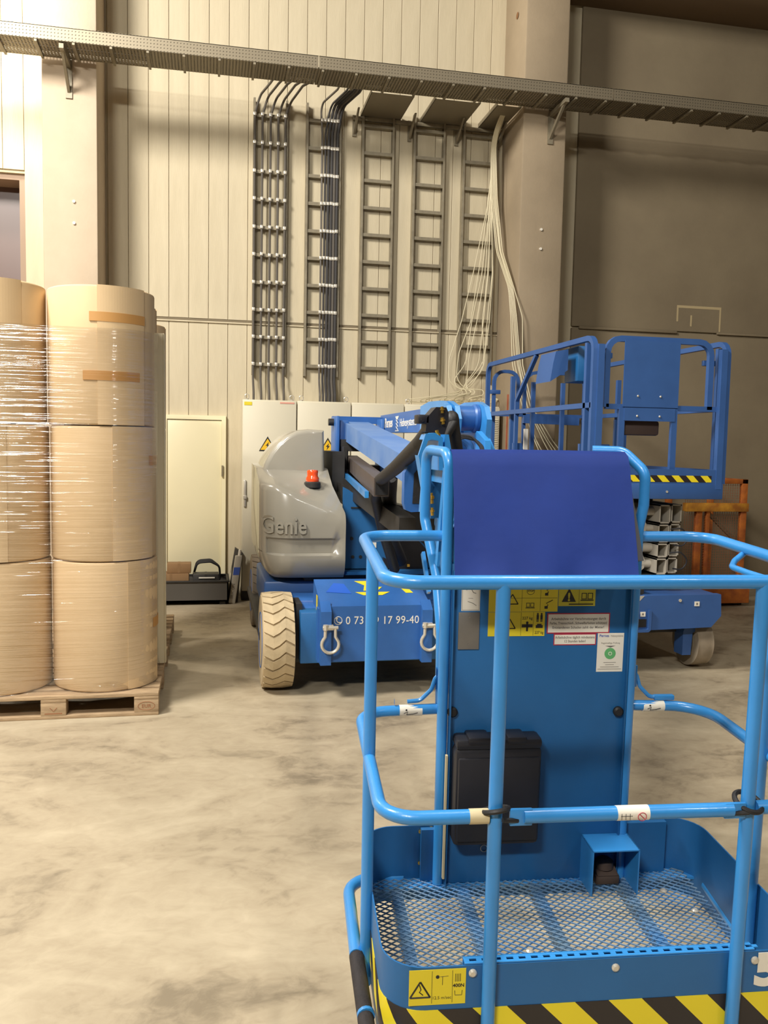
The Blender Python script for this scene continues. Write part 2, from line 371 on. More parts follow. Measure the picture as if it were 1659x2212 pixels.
for x in (1.52, 2.13, 2.66, 3.14):
    m = MB(); m.box((x-.02, WY-.02, 4.98), (x+.02, WY-.001, 5.2)); m.prism([(x-.01, WY-.02, 5.0), (x-.01, WY-.02, 5.05), (x-.01, WY-.25, 5.18), (x-.01, WY-.3, 5.18)], (.02, 0, 0)); m.build('wall_bracket', GREYD, TD)

# ------------------------------------------------------------------ cable ladders
RZ = [2.51+.2866*k for k in range(10)]
def ladder(x0, x1, lab, clamps):
    t = thing('cable_ladder', ((x0+x1)/2, WY, 2.4), lab, 'cable ladder', 'cable ladders on the grooved wall')
    for x, s in ((x0, 1), (x1, -1)):
        m = MB(); z0, z1 = 2.4, 5.26
        m.box((x-.003, WY-.075, z0), (x+.003, WY-.002, z1)); m.box((min(x, x+s*.02), WY-.077, z0), (max(x, x+s*.02), WY-.073, z1)); m.box((min(x, x+s*.02), WY-.006, z0), (max(x, x+s*.02), WY-.002, z1))
        m.build('side_rail', GREYD, t)
    m = MB(); z = RZ[0]
    m.box((x0+.003, WY-.065, z-.017), (x1-.003, WY-.06, z+.017)); m.box((x0+.003, WY-.06, z+.013), (x1-.003, WY-.025, z+.017)); m.box((x0+.003, WY-.06, z-.017), (x1-.003, WY-.025, z-.013))
    r0 = m.build('rung', GREYD, t)
    for z in RZ[1:]:
        o = r0.copy(); COL.objects.link(o); o.location = (0, 0, z-RZ[0])
    if clamps:
        m = MB(); m.box((clamps[0]-.015, WY-.112, RZ[0]-.018), (clamps[0]+.015, WY-.062, RZ[0]+.018), bev=.004); c0 = m.build('cable_clamp', STEEL, t)
        for z in RZ:
            for cx in clamps:
                if z == RZ[0] and cx == clamps[0]: continue
                o = c0.copy(); COL.objects.link(o); o.location = (cx-clamps[0], 0, z-RZ[0]+random.uniform(-.004, .004))
    return t
LA = [.455, .535, .62, .70, .775]; LB = [1.165, 1.2, 1.235, 1.27, 1.3, 1.33]
ladder(.445, .80, 'leftmost cable ladder on the wall, carrying five spaced grey cables', [a for a in LA])
ladder(1.0, 1.37, 'second cable ladder from the left, carrying a dark bunch of cables along its right half', LB[::1])
ladder(1.6, 1.95, 'empty cable ladder just right of the dark cable bunch', None)
ladder(2.17, 2.52, 'empty cable ladder, fourth from the left', None)
ladder(2.73, 3.12, 'rightmost cable ladder, crossed by loose white cables', None)
for k, x in enumerate(LA):
    m = MB(); yy = WY-.092
    m.tube([(x+.16+.015*k, 8.66, 5.225), (x+.13, 8.85, 5.235), (x+.05, yy+.01, 5.28-.01*k), (x, yy, 5.08), (x, yy, 4), (x, yy, 2.35), (x+.005, 9.24, 2.2), (x+.005, 9.24, 2.125)], .0125, fil=.12, n=8)
    solo(m, 'cable', CABLE, (x, 9.24, 2.125), ['first', 'second', 'third', 'fourth', 'fifth'][k]+' thick grey cable from the left on the leftmost cable ladder', 'cable', 'grey cables on the leftmost ladder')
for k, x in enumerate(LB):
    m = MB(); yy = WY-.092
    x0 = x+(.1 if k == 0 else .16)
    m.tube([(x0, 8.66, 5.23), (x0-.01, 8.85, 5.235), (x+.05 if k else x-.02, yy+.01, 5.25), (x, yy, 4.95), (x, yy, 4), (x, yy, 2.35), (x+.0, 9.22, 2.2), (x, 9.22, 2.125)], .0155 if k > 1 else .011, fil=.1, n=8)
    solo(m, 'cable', CABLED if k not in (0, 4) else CABLE, (x, 9.22, 2.125), ['', 'second', 'third', 'fourth', 'fifth'][k]+' dark cable from the left in the bunch on the second cable ladder' if 0 < k < 5 else ('leftmost cable of the dark bunch, bowing out near the tray' if k == 0 else 'rightmost cable of the dark bunch on the second ladder'), 'cable', 'bunched cables on the second ladder')
# loose white cables: one bundle swings out in front of the column, the rest fall behind onto the cabinets
nth = ['leftmost', 'second', 'third', 'fourth', 'fifth', 'sixth', 'seventh', 'eighth', 'last']
for k in range(6):
    R = random.uniform
    m = MB(); e = .055*k
    m.tube([(3.02+.01*k, 8.9, 5.22), (3.01+.008*k, 9.2, 5.05), (3.02+.014*k, 9.2, 4.4), (3.05+.014*k+R(-.01, .01), 9.05, 3.8), (3.085+.012*k, 8.72, 3.35), (3.105+.016*k+(.05 if k == 5 else 0), 8.68, 3.05), (3.13+.026*k+R(-.015, .015), 8.66, 2.55), (3.22+.03*k+R(-.02, .02), 8.6, 2.1), (3.34+.045*k+R(-.02, .02), 8.5, 1.75), (3.5+e*1.3, 8.4, 1.35), (3.72+e*1.5, 8.3, .7), (3.8+e*2, 8.2, .012)], .0055, fil=.3, n=6)
    solo(m, 'loose_cable', CABW, (3.8, 8.2, 0), nth[k]+' white cable of the bundle hanging in front of the right column', 'cable', 'white cables in front of the right column')
for k in range(8):
    R = random.uniform; sx = 3.03+.008*k; b = 2.25+.09*k+R(-.05, .05); a = R(0, 1)
    t_ = (k/7)**1.5
    m = MB()
    m.tube([(sx, 9.0, 5.22), (sx, WY-.09, 5.0), (3.07-.008*k+R(-.01, .01), WY-.1, 4.3), (3.08-.2*t_+R(-.02, .02), WY-.11, 3.6), (3.06-.3*t_+R(-.03, .03), WY-.12, 3.05), (3.04-.4*t_+R(-.05, .05), WY-.14, 2.62+R(-.1, .1)), (2.88-.35*t_+R(-.08, .08), 9.25, 2.32), (b+.3, 9.15, 2.23+.01*k), (b-.1-.35*a, 9.2, 2.155+.004*k), (b+.1, 9.3, 2.155), (b+.5, 9.28, 2.2+.006*k), (b+.35, 9.15, 2.16)], .0048, fil=.3, n=6)
    solo(m, 'loose_cable', CABW, (2.6, 9.2, 2.13), ['rightmost', 'second from right', 'third from right', 'fourth from right', 'fifth from right', 'sixth from right', 'seventh from right', 'leftmost'][k]+' white cable of the fan that coils on top of the cabinets', 'cable', 'white cables coiled on the cabinets')

# ------------------------------------------------------------------ switch cabinets
cx = [.335, .905, 1.485, 2.065, 2.645, 3.15]
CL = ['leftmost grey switch cabinet, with yellow lightning sign and long handle', 'second grey switch cabinet from the left, behind the grey engine cover', 'third grey switch cabinet from the left, behind the blue boom', 'fourth grey switch cabinet, under the coiled white cables', 'rightmost grey switch cabinet, with ventilation louvres']
def bolt_sign(parent, x, z, h):
    m = MB(); w_ = h*.58; y = 9.046
    m.prism([(x-w_, y, z), (x+w_, y, z), (x, y, z+h)], (0, -.001, 0), 1)
    m.prism([(x-w_*.82, y-.001, z+h*.09), (x+w_*.82, y-.001, z+h*.09), (x, y-.001, z+h*.84)], (0, -.001, 0), 0)
    m.prism([(x+.012, y-.002, z+h*.62), (x-.022, y-.002, z+h*.36), (x-.004, y-.002, z+h*.38), (x-.012, y-.002, z+h*.14), (x+.022, y-.002, z+h*.44), (x+.004, y-.002, z+h*.42)], (0, -.001, 0), 1)
    m.build('warning_sign', [YELD, INK], parent, flat=True)
for i in range(5):
    x0, x1 = cx[i], cx[i+1]
    t = thing('switch_cabinet', ((x0+x1)/2, 9.2, 0), CL[i], 'cabinet', 'grey switch cabinets along the wall')
    m = MB(); m.box((x0+.004, 9.075, .1), (x1-.004, WY-.01, 2.12), bev=.006); m.build('body', CAB, t)
    m = MB(); m.box((x0+.006, 9.048, .11), (x1-.006, 9.074, 2.105), bev=.006); m.build('door', CAB, t)
    m = MB(); m.box((x0+.004, 9.09, 0), (x1-.004, WY-.02, .1)); m.build('plinth', DARK, t)
    for xx in (x0+.05, x1-.05):
        if i in (0, 1, 3):
            m = MB(); m.lathe((xx, 9.12, 2.12), [(.018, 0), (.018, .012)], n=10); m.tube([(xx-.018, 9.12, 2.13), (xx-.022, 9.12, 2.165), (xx, 9.12, 2.18), (xx+.022, 9.12, 2.165), (xx+.018, 9.12, 2.13)], .005, fil=.015, n=6); m.build('eye_bolt', STEEL, t)
    if i in (0, 1): bolt_sign(t, (.60, 1.235)[i], 1.585, .155)
    if i == 0:
        m = MB(); m.box((x0+.02, 9.03, 1.0), (x0+.045, 9.046, 1.28), bev=.005); m.box((x0+.015, 9.02, 1.08), (x0+.05, 9.034, 1.12), bev=.004); m.build('handle', STEEL, t)
        m = MB(); m.box((x0+.02, 9.044, 2.06), (x0+.1, 9.047, 2.095)); tag(m.build('sticker', YEL, t), 'small yellow sticker')
        m = MB(); m.box((x1-.18, 9.044, 2.085), (x1-.03, 9.047, 2.1)); tag(m.build('label_strip', mat('pink_label', (226, 160, 140), .6), t), 'narrow pink label')
    if i == 4:
        for k in range(22):
            m = MB(); z = 1.55+k*.02; m.prism([(x0+.33, 9.046, z), (x0+.33, 9.046, z+.013), (x0+.33, 9.034, z)], (.15, 0, 0)); m.build('louvre', CAB, t)

# ------------------------------------------------------------------ things by the door
t = thing('storage_bin', (-.1, 9.1, 0), 'low dark grey tray box full of parts on the floor by the cream door', 'box')
m = MB(); x0, x1, y0, y1, z0, z1 = -.62, .2, 8.85, 9.3, .035, .235
m.box((x0, y0, z0), (x1, y0+.015, z1)); m.box((x0, y1-.015, z0), (x1, y1, z1)); m.box((x0, y0, z0), (x0+.015, y1, z1)); m.box((x1-.015, y0, z0), (x1, y1, z1)); m.box((x0, y0, z0), (x1, y1, z0+.015)); m.build('tray_body', BINM, t)
m = MB()
for a, b in (((x0-.012, y0-.012), (x1+.012, y0+.02)), ((x0-.012, y1-.02), (x1+.012, y1+.012)), ((x0-.012, y0), (x0+.02, y1)), ((x1-.02, y0), (x1+.012, y1))): m.box((a[0], a[1], z1), (b[0], b[1], z1+.018), bev=.004)
m.build('rim', DARK, t)
for xx in (x0+.06, x1-.06):
    m = MB(); m.box((xx-.03, y0+.02, 0), (xx+.03, y1-.02, z0)); m.build('foot', DARK, t)
def crate(name, a, b, lab, mt=CARD):
    m = MB(); m.box(a, b, bev=.004); m.box(((a[0]+b[0])/2-.012, a[1]-.001, a[2]+.002), ((a[0]+b[0])/2+.012, b[1]+.001, b[2]+.001)); solo(m, name, mt, ((a[0]+b[0])/2, (a[1]+b[1])/2, a[2]), lab, 'box')
crate('cardboard_box', (-.56, 8.9, .052), (-.2, 9.1, .32), 'wide low cardboard box at the left in the grey tray box')
crate('cardboard_box', (-.42, 8.92, .322), (-.18, 9.08, .42), 'small brown cardboard box on top of the wide one in the tray box')
crate('tool_case', (-.16, 8.9, .052), (.1, 9.08, .31), 'flat dark case with a pale strip in the grey tray box', DARK)
m = MB(); m.box((-.1, 8.897, .27), (.06, 8.899, .282)); m.box((-.1, 8.89, .27), (.06, 8.899, .282)); m.build('pale_strip', WHITE, bpy.data.objects['tool_case'], org=Vector((-.03, 8.99, .052)))
m = MB()
for k in range(3): m.tube([(-.16, 9.14+k*.02, .26), (-.12, 9.12+k*.02, .40+.01*k), (.02, 9.12+.02*k, .41+.01*k), (.11, 9.14, .36), (.12, 9.2, .22), (0, 9.24, .062+.012*k), (-.12, 9.22, .062+.012*k)], .011, fil=.06, n=8, closed=True)
solo(m, 'hose_coil', BLACK, (0, 9.18, .052), 'loop of black cable lying in the grey tray box', 'cable')
m = MB(); m.prism([(.19, 9.0, 0), (.3, 9.0, 0), (.345, 9.0, .52), (.27, 9.0, .57), (.235, 9.0, .3)], (0, .1, 0)); m.prism([(.225, 9.0, .3), (.27, 9.0, .57), (.25, 9.0, .42)], (0, .1, 0))
solo(m, 'folded_sack', BINM, (.25, 9.05, 0), 'dark folded sack standing between the door and the cabinets', 'sack')
t = thing('sealant_tube', (.26, 8.93, 0), 'long silver tube package with blue print leaning at the cabinet corner', 'tube')
m = MB(); m.box((.2, 8.9, 0), (.27, 8.97, .5), bev=.008)
for v in m.v: v.x += v.z*.14
m.build('sleeve', mat('silver_sleeve', (190, 184, 170), .35, metal=.3), t)
m = MB(); m.box((.203, 8.8985, .3), (.267, 8.8995, .38)); 
for v in m.v: v.x += v.z*.14
m.build('print_band', BLUEP, t)
m = MB(); m.cyl((.31, 8.935, .5), (.318, 8.935, .56), .014); m.build('nozzle', WHITE, t)
m = MB(); m.text('SILICON', (.246, 8.8983, .05), (.138, 0, 1), (-1, 0, .138), .03); m.build('print', INKG, t, flat=True)

# ------------------------------------------------------------------ pallets, paper rolls, stretch film
def pallet(ox, oy, L, D, lab, mark=True):
    t = thing('pallet', (ox+L/2, oy+D/2, 0), lab, 'pallet')
    def slab(nm, a, b):
        m = MB(); m.box(a, b, bev=.003); return m.build(nm, WOOD, t)
    for yy, wd in ((0, .1), (D/2-.07, .14), (D-.1, .1)):
        slab('bottom_board', (ox, oy+yy, 0), (ox+L, oy+yy+wd, .022))
        for xx, bw in ((0, .1), (L/2-.07, .145), (L-.145, .145)):
            b = slab('block', (ox+xx, oy+yy, .022), (ox+xx+bw, oy+yy+wd, .1))
            if mark and yy == 0 and xx > 0:
                m = MB(); c = (ox+xx+bw/2, oy-.0006, .061)
                if xx > L/2:
                    m.tube([(c[0]+.05*math.cos(a*math.pi/12), c[1], c[2]+.026*math.sin(a*math.pi/12)) for a in range(24)], .0016, n=4, closed=True)
                    m.text('EUR', (c[0], c[1], c[2]-.011), (1, 0, 0), (0, 0, 1), .022, align='CENTER')
                else: m.tube([(c[0]-.02, c[1], c[2]+.01), (c[0], c[1], c[2]-.012), (c[0]+.02, c[1], c[2]+.01)], .002, n=4); m.box((c[0]-.05, c[1]-.0004, .032), (c[0]+.05, c[1]+.0002, .038))
                mk = m.build('brand_mark', mat('burnt_mark', (150, 100, 68), .8), b, flat=True)
    for xx in (0, L/2-.07, L-.145): slab('stringer', (ox+xx, oy, .1), (ox+xx+.145, oy+D, .12))
    k = 0
    yy = 0
    while yy < D-.05:
        slab('top_board', (ox, oy+yy, .12), (ox+L, oy+yy+.1, .142)); yy += .1375
pallet(-1.53, 5.31, 1.23, 1.24, 'wooden pallet with EUR mark under the front paper rolls')
pallet(-1.53, 6.78, 1.23, .9, 'wooden pallet behind, under the rearmost paper rolls', False)
def roll(x, y, z0, z1, r, lab, seam=0., tapes=()):
    t = thing('paper_roll', (x, y, z0), lab, 'paper roll', 'brown paper rolls stacked on the pallets')
    m = MB(); b = .012; z0 += .002; z1 -= .004
    m.lathe((x, y, 0), [(.05, z0), (r-b, z0), (r-.003, z0+.004), (r, z0+b), (r, z1-b), (r-.003, z1-.004), (r-b, z1), (.05, z1)], n=72); m.build('body', PAPER, t, ang=50)
    m = MB(); m.lathe((x, y, 0), [(.048, z0+.001), (.048, z1+.001)], n=20); m.build('core', CARD, t)
    m = MB(); A = [seam+k*.05 for k in range(20)]
    m.prism([(x+(r+.001)*math.cos(a), y+(r+.001)*math.sin(a), z0+.003) for a in A]+[(x+(r+.0035)*math.cos(a), y+(r+.0035)*math.sin(a), z0+.003) for a in reversed(A)], (0, 0, z1-z0-.002)); m.build('outer_sheet', PAPER, t, flat=True)
    for (a0, a1, za, zb) in tapes:
        m = MB(); n = 14; A = [math.radians(a0+(a1-a0)*k/n) for k in range(n+1)]; vs = []; fs = []
        for rr in (r+.001, r+.0055):
            for a in A: vs += [(x+rr*math.cos(a), y+rr*math.sin(a), za), (x+rr*math.cos(a), y+rr*math.sin(a), zb)]
        o = 2*(n+1)
        for k in range(n):
            fs += [(o+2*k, o+2*k+2, o+2*k+3, o+2*k+1), (2*k, 2*k+1, 2*k+3, 2*k+2), (2*k, 2*k+2, o+2*k+2, o+2*k), (2*k+1, o+2*k+1, o+2*k+3, 2*k+3)]
        m.add(vs, fs); m.build('tape', TAPE, t, ang=60)
    return t
ZL = [.142, .945, 1.768, 2.595]
lv = ['bottom', 'middle', 'top']
roll(-.645, 5.66, ZL[0], ZL[1], .318, 'bottom paper roll of the right-hand front stack, on the pallet', seam=math.radians(-60), tapes=((-22, 10, .5, .56),))
roll(-.65, 5.66, ZL[1], ZL[2], .316, 'middle paper roll of the right-hand front stack', seam=math.radians(-75), tapes=((-28, 0, 1.53, 1.59),))
roll(-.66, 5.66, ZL[2], ZL[3], .318, 'top paper roll of the right-hand front stack, with two brown tape strips', seam=math.radians(-88), tapes=((-96, -33, 2.38, 2.435), (-103, -41, 2.035, 2.09)))
for k in range(3): roll(-1.30+(.012, .006, -.004)[k], 5.64, ZL[k], ZL[k+1]+(.012 if k == 2 else 0), .314, lv[k]+' paper roll of the left-hand front stack, cut by the left edge of the photo', seam=math.radians(-140+20*k))
for k in range(3): roll(-.668, 6.28, ZL[k], ZL[k+1]+(.01 if k == 2 else 0), .30, lv[k]+' paper roll in the second row, just behind the right-hand front stack', seam=0)
for k in range(3): roll(-.665, 7.2, ZL[k], ZL[k+1], .315, lv[k]+' paper roll in the rearmost stack, seen as a sliver nearest the wall', seam=0)
# stretch film round the front pallet load
def hullpath(off):
    pts = []
    for (cx_, cy_, a0, a1) in ((-.65, 5.66, -90, 0), (-.668, 6.28, 0, 90), (-1.30, 6.28, 90, 180), (-1.30, 5.645, 180, 270)):
        for k in range(13):
            a = math.radians(a0+(a1-a0)*k/12); rr = (.32 if cy_ < 6 else .305)+off
            pts.append((cx_+rr*math.cos(a), cy_+rr*math.sin(a)))
    out = []
    for i in range(len(pts)):
        a, b = pts[i], pts[(i+1) % len(pts)]; d = math.hypot(b[0]-a[0], b[1]-a[1]); n = max(1, int(d/.06))
        for k in range(n): out.append((a[0]+(b[0]-a[0])*k/n, a[1]+(b[1]-a[1])*k/n))
    return out
m = MB(); hp = hullpath(.007); N = len(hp); Z = [.10+k*.02 for k in range(113)]; vs = []; fs = []
for zi, z in enumerate(Z):
    for i, (a, b) in enumerate(hp):
        g = .0012*math.sin(z*60+i*.04+1.7*math.sin(z*23))
        if z < .2: g += .012*math.sin(i*.9+z*40)
        dx, dy = a+.97, b-5.97; l = math.hypot(dx, dy); vs.append((a+dx/l*g, b+dy/l*g, z+.012*math.sin(i*.11)*(1 if 2 < zi < 110 else .6)))
for zi in range(len(Z)-1):
    for i in range(N): fs.append((zi*N+i, zi*N+(i+1) % N, (zi+1)*N+(i+1) % N, (zi+1)*N+i))
m.add(vs, fs); o = m.build('stretch_film', FILM, None, org=Vector((-.97, 5.97, .1)), ang=180); o.location = (-.97, 5.97, .1)
tag(o, 'clear wrinkled stretch film wound around the front paper rolls and their pallet', 'plastic film')
m = MB(); m.box((-.333, 5.99, .15), (-.322, 6.06, 2.4), bev=.003); m.box((-.39, 5.985, .15), (-.333, 5.99, 2.4))  # pale strip added in place of light caught by the film wrap
for v in m.v: v.x += .035-(v.z*.004)
solo(m, 'film_light_strip', mat('film_light_white', (226, 216, 186), .6), (-.3, 6.02, .15), 'tall narrow white strip added for light caught by the film between the right-hand roll stacks', 'light strip')

# ------------------------------------------------------------------ boom lift
BL = thing('boom_lift', (1.2, 6.8, 0), 'blue articulated boom lift with a grey engine cover and its work basket nearest the camera', 'boom lift')
def wheel(nm, x0, x1, y, r, tm, parent, tread=True, lab=None):
    m = MB(); w_ = x1-x0
    m.lathe((x0, y, r), [(r*.55, 0), (r*.93, .0), (r-.018, .014), (r-.014, .03), (r-.014, w_-.03), (r-.018, w_-.014), (r*.93, w_), (r*.55, w_)], n=48, axis='x')
    o = m.build(nm, tm, parent)
    if lab: o['label'] = lab
    m = MB(); m.lathe((x0-.004, y, r), [(.05, .02), (r*.5, .012), (r*.58, 0), (r*.58, .03), (r*.58, w_), (r*.5, w_-.01)], n=32, axis='x'); m.build('rim', BLUE3 if parent is BL else GREYD, o)
    if tread:
        NL = 26
        for k in range(NL):
            a0 = 2*math.pi*k/NL; m = MB(); half = 2*math.pi/NL*.41
            us = [0, .3, .5, .7, 1]; sh = [0, .42, .62, .42, 0]; vs = []; fs = []
            zz = [.0, .35, .12, -.25, .12]
            for u_, s_ in zip(us, zz):
                for rr in (r-.016, r):
                    for e in (-half, half):
                        a = a0+e+s_*.28; edge = .006 if u_ in (0, 1) else 0
                        vs.append((x0+.004+u_*(w_-.008), y+(rr-edge)*math.cos(a), r+(rr-edge)*math.sin(a)))
            for q in range(len(us)-1):
                b = q*4; c = b+4; fs += [(b+2, b+3, c+3, c+2), (b, b+2, c+2, c), (b+1, c+1, c+3, b+3)]
            fs += [(0, 1, 3, 2), (16, 18, 19, 17)]
            m.add(vs, fs); m.build('tread_lug', tm, o, flat=True)
    return o
wheel('front_wheel', .352, .562, 5.84, .33, TYRE, BL)
wheel('front_wheel', 1.86, 2.07, 5.84, .33, TYRE, BL)
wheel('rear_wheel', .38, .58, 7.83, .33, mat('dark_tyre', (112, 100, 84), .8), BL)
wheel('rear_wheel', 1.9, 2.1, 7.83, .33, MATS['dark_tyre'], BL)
m = MB()
m.box((.6, 5.95, .22), (1.8, 8.1, .58), bev=.02); m.box((.56, 5.75, .3), (1.86, 6.0, .56), bev=.01)
m.box((.4, 6.3, .42), (2.0, 7.3, .66), bev=.02); m.build('chassis', BLUE3, BL)
m = MB(); m.box((.35, 5.95, .3), (.62, 7.9, .35)); m.box((.7, 6.3, .66), (1.7, 7.3, .74)); m.box((.58, 5.7, .2), (.62, 5.95, .6)); m.build('under_frame', DARK, BL)
# front counterweight box
m = MB(); m.box((.6, 5.6, .215), (1.9, 5.76, .56), bev=.006); m.build('bumper_plate', BLUE2, BL)
m = MB(); m.prism([(0.72, 5.49, .25), (.72, 5.49, .62), (.72, 5.62, .66), (.72, 5.9, .735), (.72, 5.95, .25)], (.74, 0, 0)); FB = m.build('front_box', BLUE3, BL)
for x0 in (.715, 1.395):
    m = MB(); m.prism([(x0, 5.44, .24), (x0, 5.44, .595), (x0, 5.52, .65), (x0, 5.52, .24)], (.07, 0, 0)); m.box((x0-.01, 5.52, .24), (x0+.08, 5.6, .6)); m.build('side_flange', BLUE3, BL)
for xc in (.775, 1.44):
    t_ = MB(); pts = [(xc-.032, 5.415, .50), (xc-.034, 5.415, .435)]
    pts += [(xc+.056*math.cos(math.radians(a)), 5.415, .385+.056*math.sin(math.radians(a))) for a in range(145, 396, 18)]
    pts += [(xc+.034, 5.415, .435), (xc+.032, 5.415, .50)]
    t_.tube(pts, .0105, n=8); t_.cyl((xc-.05, 5.415, .495), (xc+.05, 5.415, .495), .011); t_.cyl((xc-.032, 5.415, .48), (xc-.032, 5.415, .515), .017, n=10); t_.box((xc-.02, 5.41, .48), (xc+.02, 5.46, .51))
    t_.build('shackle', STEEL, BL)
m = MB(); y = 5.4893
m.text('0 73 44', (.885, y, .5), (1, 0, 0), (0, 0, 1), .052, depth=.0008, sx=.9, space=1.05)
m.text('9 17 99-40', (1.385, y, .497), (1, 0, 0), (0, 0, 1), .052, depth=.0008, align='RIGHT', sx=.9, space=1.05)
m.tube([(.836+.026*math.cos(a*math.pi/12), y, .525+.026*math.sin(a*math.pi/12)) for a in range(24)], .0024, n=4, closed=True)
m.tube([(.826, y, .54), (.825, y, .526), (.834, y, .514), (.849, y, .51)], .004, n=5, fil=.008); m.box((.82, y-.001, .535), (.832, y, .545)); m.box((.844, y-.001, .505), (.855, y, .516))
m.build('phone_number', WHITE, FB, flat=True)
m = MB()
def slope(x, s): return (x, 5.62+s*.28-.001, .66+s*.075+.0015)
def sp(mt, pts): m.prism([slope(*p) for p in pts], (0, 0, .001), mt)
sp(0, [(1.0, .85), (1.12, .85), (1.1, .5), (1.18, .5), (1.14, .3), (1.04, .3), (1.06, .6)]); sp(0, [(.98, .22), (1.22, .22), (1.16, .05), (1.03, .05)]); sp(0, [(1.28, .8), (1.33, .8), (1.38, .15), (1.33, .15)])
sp(1, [(.78, .25), (.85, .75), (.92, .7), (.95, .15)])
m.build('arrow_decal', [YEL, mat('blue_arrow', (40, 96, 200), .5)], FB, flat=True)
m = MB(); m.box((.717, 5.66, .55), (.719, 5.72, .66)); m.build('yellow_decal', YEL, FB)
# turret and engine cover
m = MB()
def cover_front(X):
    u_ = max(0., min(1., (X-.362)/.24)); return 6.12+.26*(1-math.sqrt(max(0, 1-(1-u_)**2)))
NS = 26; vs = []; fs = []; prof = None
for i in range(NS+1):
    s_ = i/NS; s2 = s_**1.6; X = .362+.615*s2; fy = cover_front(X); zc = 1.385-.2*(X-.47)/.5 if X > .47 else 1.385
    cut = .14*max(0, 1-(X-.362)/.12)**2
    g = .03 if .42 < X < .93 else (.0)
    xt = X if X < .82 else .82+(X-.82)*.62
    pr = [(X, 7.5, .7+cut), (X, fy+.22, .685+cut), (X, fy+.08, .70+cut), (X, fy+.02, .76+cut*.8), (X, fy, .84+cut*.4), (X, fy, .87+cut*.2), (X, fy+g, .885), (X, fy+g, .985), (X, fy, 1.0), (X, fy-.004, 1.1), (X, fy+.003, zc-.05), (X, fy+.018, zc-.02), (X, fy+.05, zc), (xt, fy+.3, zc+(1.475-zc)*.62), (xt, 6.72+.1*(fy-6.12), 1.485), (xt, 7.5, 1.5)]
    prof = len(pr); vs += pr
for i in range(NS):
    for j in range(prof-1): fs.append((i*prof+j, (i+1)*prof+j, (i+1)*prof+j+1, i*prof+j+1))
fs.append(tuple(NS*prof+j for j in range(prof))); fs.append(tuple(j for j in reversed(range(prof)))); fs.append(tuple(i*prof for i in range(NS, -1, -1))); 
for i in range(NS): fs.append((i*prof+prof-1, (i+1)*prof+prof-1, (i+1)*prof, i*prof))
fs.pop(-NS-1)
m.add(vs, fs); EC = tag(m.build('engine_cover', GREY, BL, ang=50), 'glossy grey moulded engine cover')
m = MB(); P = [(.89, 1.47), (.88, 1.785), (.75, 1.792), (.66, 1.775), (.585, 1.735), (.52, 1.675), (.465, 1.605), (.425, 1.53), (.40, 1.45), (.4, 1.3), (.89, 1.3)]
bm_ = bmesh.new(); f1 = bm_.faces.new([bm_.verts.new((a, 6.66+(.0), b)) for a, b in P]); r_ = bmesh.ops.extrude_face_region(bm_, geom=[f1])
for v in [g for g in r_['geom'] if isinstance(g, bmesh.types.BMVert)]: v.co.y += .8
bmesh.ops.recalc_face_normals(bm_, faces=bm_.faces)
bmesh.ops.bevel(bm_, geom=[e for e in bm_.edges if all(abs(v.co.y-6.66) < .01 for v in e.verts)], offset=.035, segments=4, profile=.5, affect='EDGES')
bm_.verts.ensure_lookup_table(); m.add([v.co.copy() for v in bm_.verts], [[v.index for v in f.verts] for f in bm_.faces]); bm_.free()
tag(m.build('cover_hump', GREY, BL, ang=40), 'raised grey rear part of the engine cover')
m = MB()
def wrap(v): return Vector((v.x, cover_front(v.x)-.006+(v.y-6.1), v.z))
m.text('Genie', (.3665, 6.1, 1.035), (1, 0, 0), (0, 0, 1), .125, depth=.016, sx=.72, bold=.02, fn=wrap, space=1.05)
m.build('raised_lettering', GREY, EC, ang=50)
# beacon
m = MB(); bx, by, bz = .757, 6.36, 1.385
m.lathe((bx, by, bz), [(.062, -.03), (.062, .005), (.05, .014)], n=28); m.build('beacon_base', DARK, BL)
m = MB(); m.lathe((bx, by, bz), [(.048, .014), (.05, .022), (.049, .04), (.04, .055), (.041, .075), (.042, .09), (.036, .1), (.0, .103)], n=28)
tag(m.build('beacon_lens', ORANGE, BL), 'orange flashing beacon lens')
# turret plates beside the cover
m = MB(); m.prism([(.99, 6.35, .73), (.99, 6.35, 1.36), (1.03, 6.35, 1.34), (1.62, 6.35, .93), (1.75, 6.35, .73)], (0, .03, 0)); m.box((.99, 6.38, .73), (1.9, 7.4, .78)); m.box((.98, 6.2, .715), (1.75, 6.42, .74)); m.build('turret_plate', BLUE2, BL)
m = MB()
for q, zz in ((1.07, .83), (1.13, .83), (1.06, .97)): m.cyl((q, 6.352, zz), (q, 6.345, zz), .013, n=12)
m.box((1.05, 6.343, 1.2), (1.13, 6.35, 1.21)); m.build('turret_bolt', DARK, BL)
m = MB(); m.box((1.215, 6.345, .9), (1.25, 6.349, .94)); m.build('sticker', WHITE, BL)
m = MB(); m.prism([(1.42, 6.3, .95), (1.55, 6.3, .98), (1.66, 6.3, .86), (1.62, 6.3, .7), (1.42, 6.3, .72), (1.3, 6.3, .76), (1.3, 6.3, .83), (1.4, 6.3, .78)], (0, .04, 0)); m.build('rotation_motor', PLAS, BL)
m = MB(); m.text('S-34', (1.36, 6.34, .86), (1, 0, -.25), (.1, 0, 1), .06, depth=.0015, sx=.7, bold=.02); m.build('serial_lettering', WHITE, BL, flat=True)
m = MB(); m.box((1.29, 6.33, .735), (1.4, 6.35, .75)); m.box((1.48, 6.28, .76), (1.5, 6.3, .78)); m.build('catch', BRASS, BL)
m = MB()   # turret rear block and centre
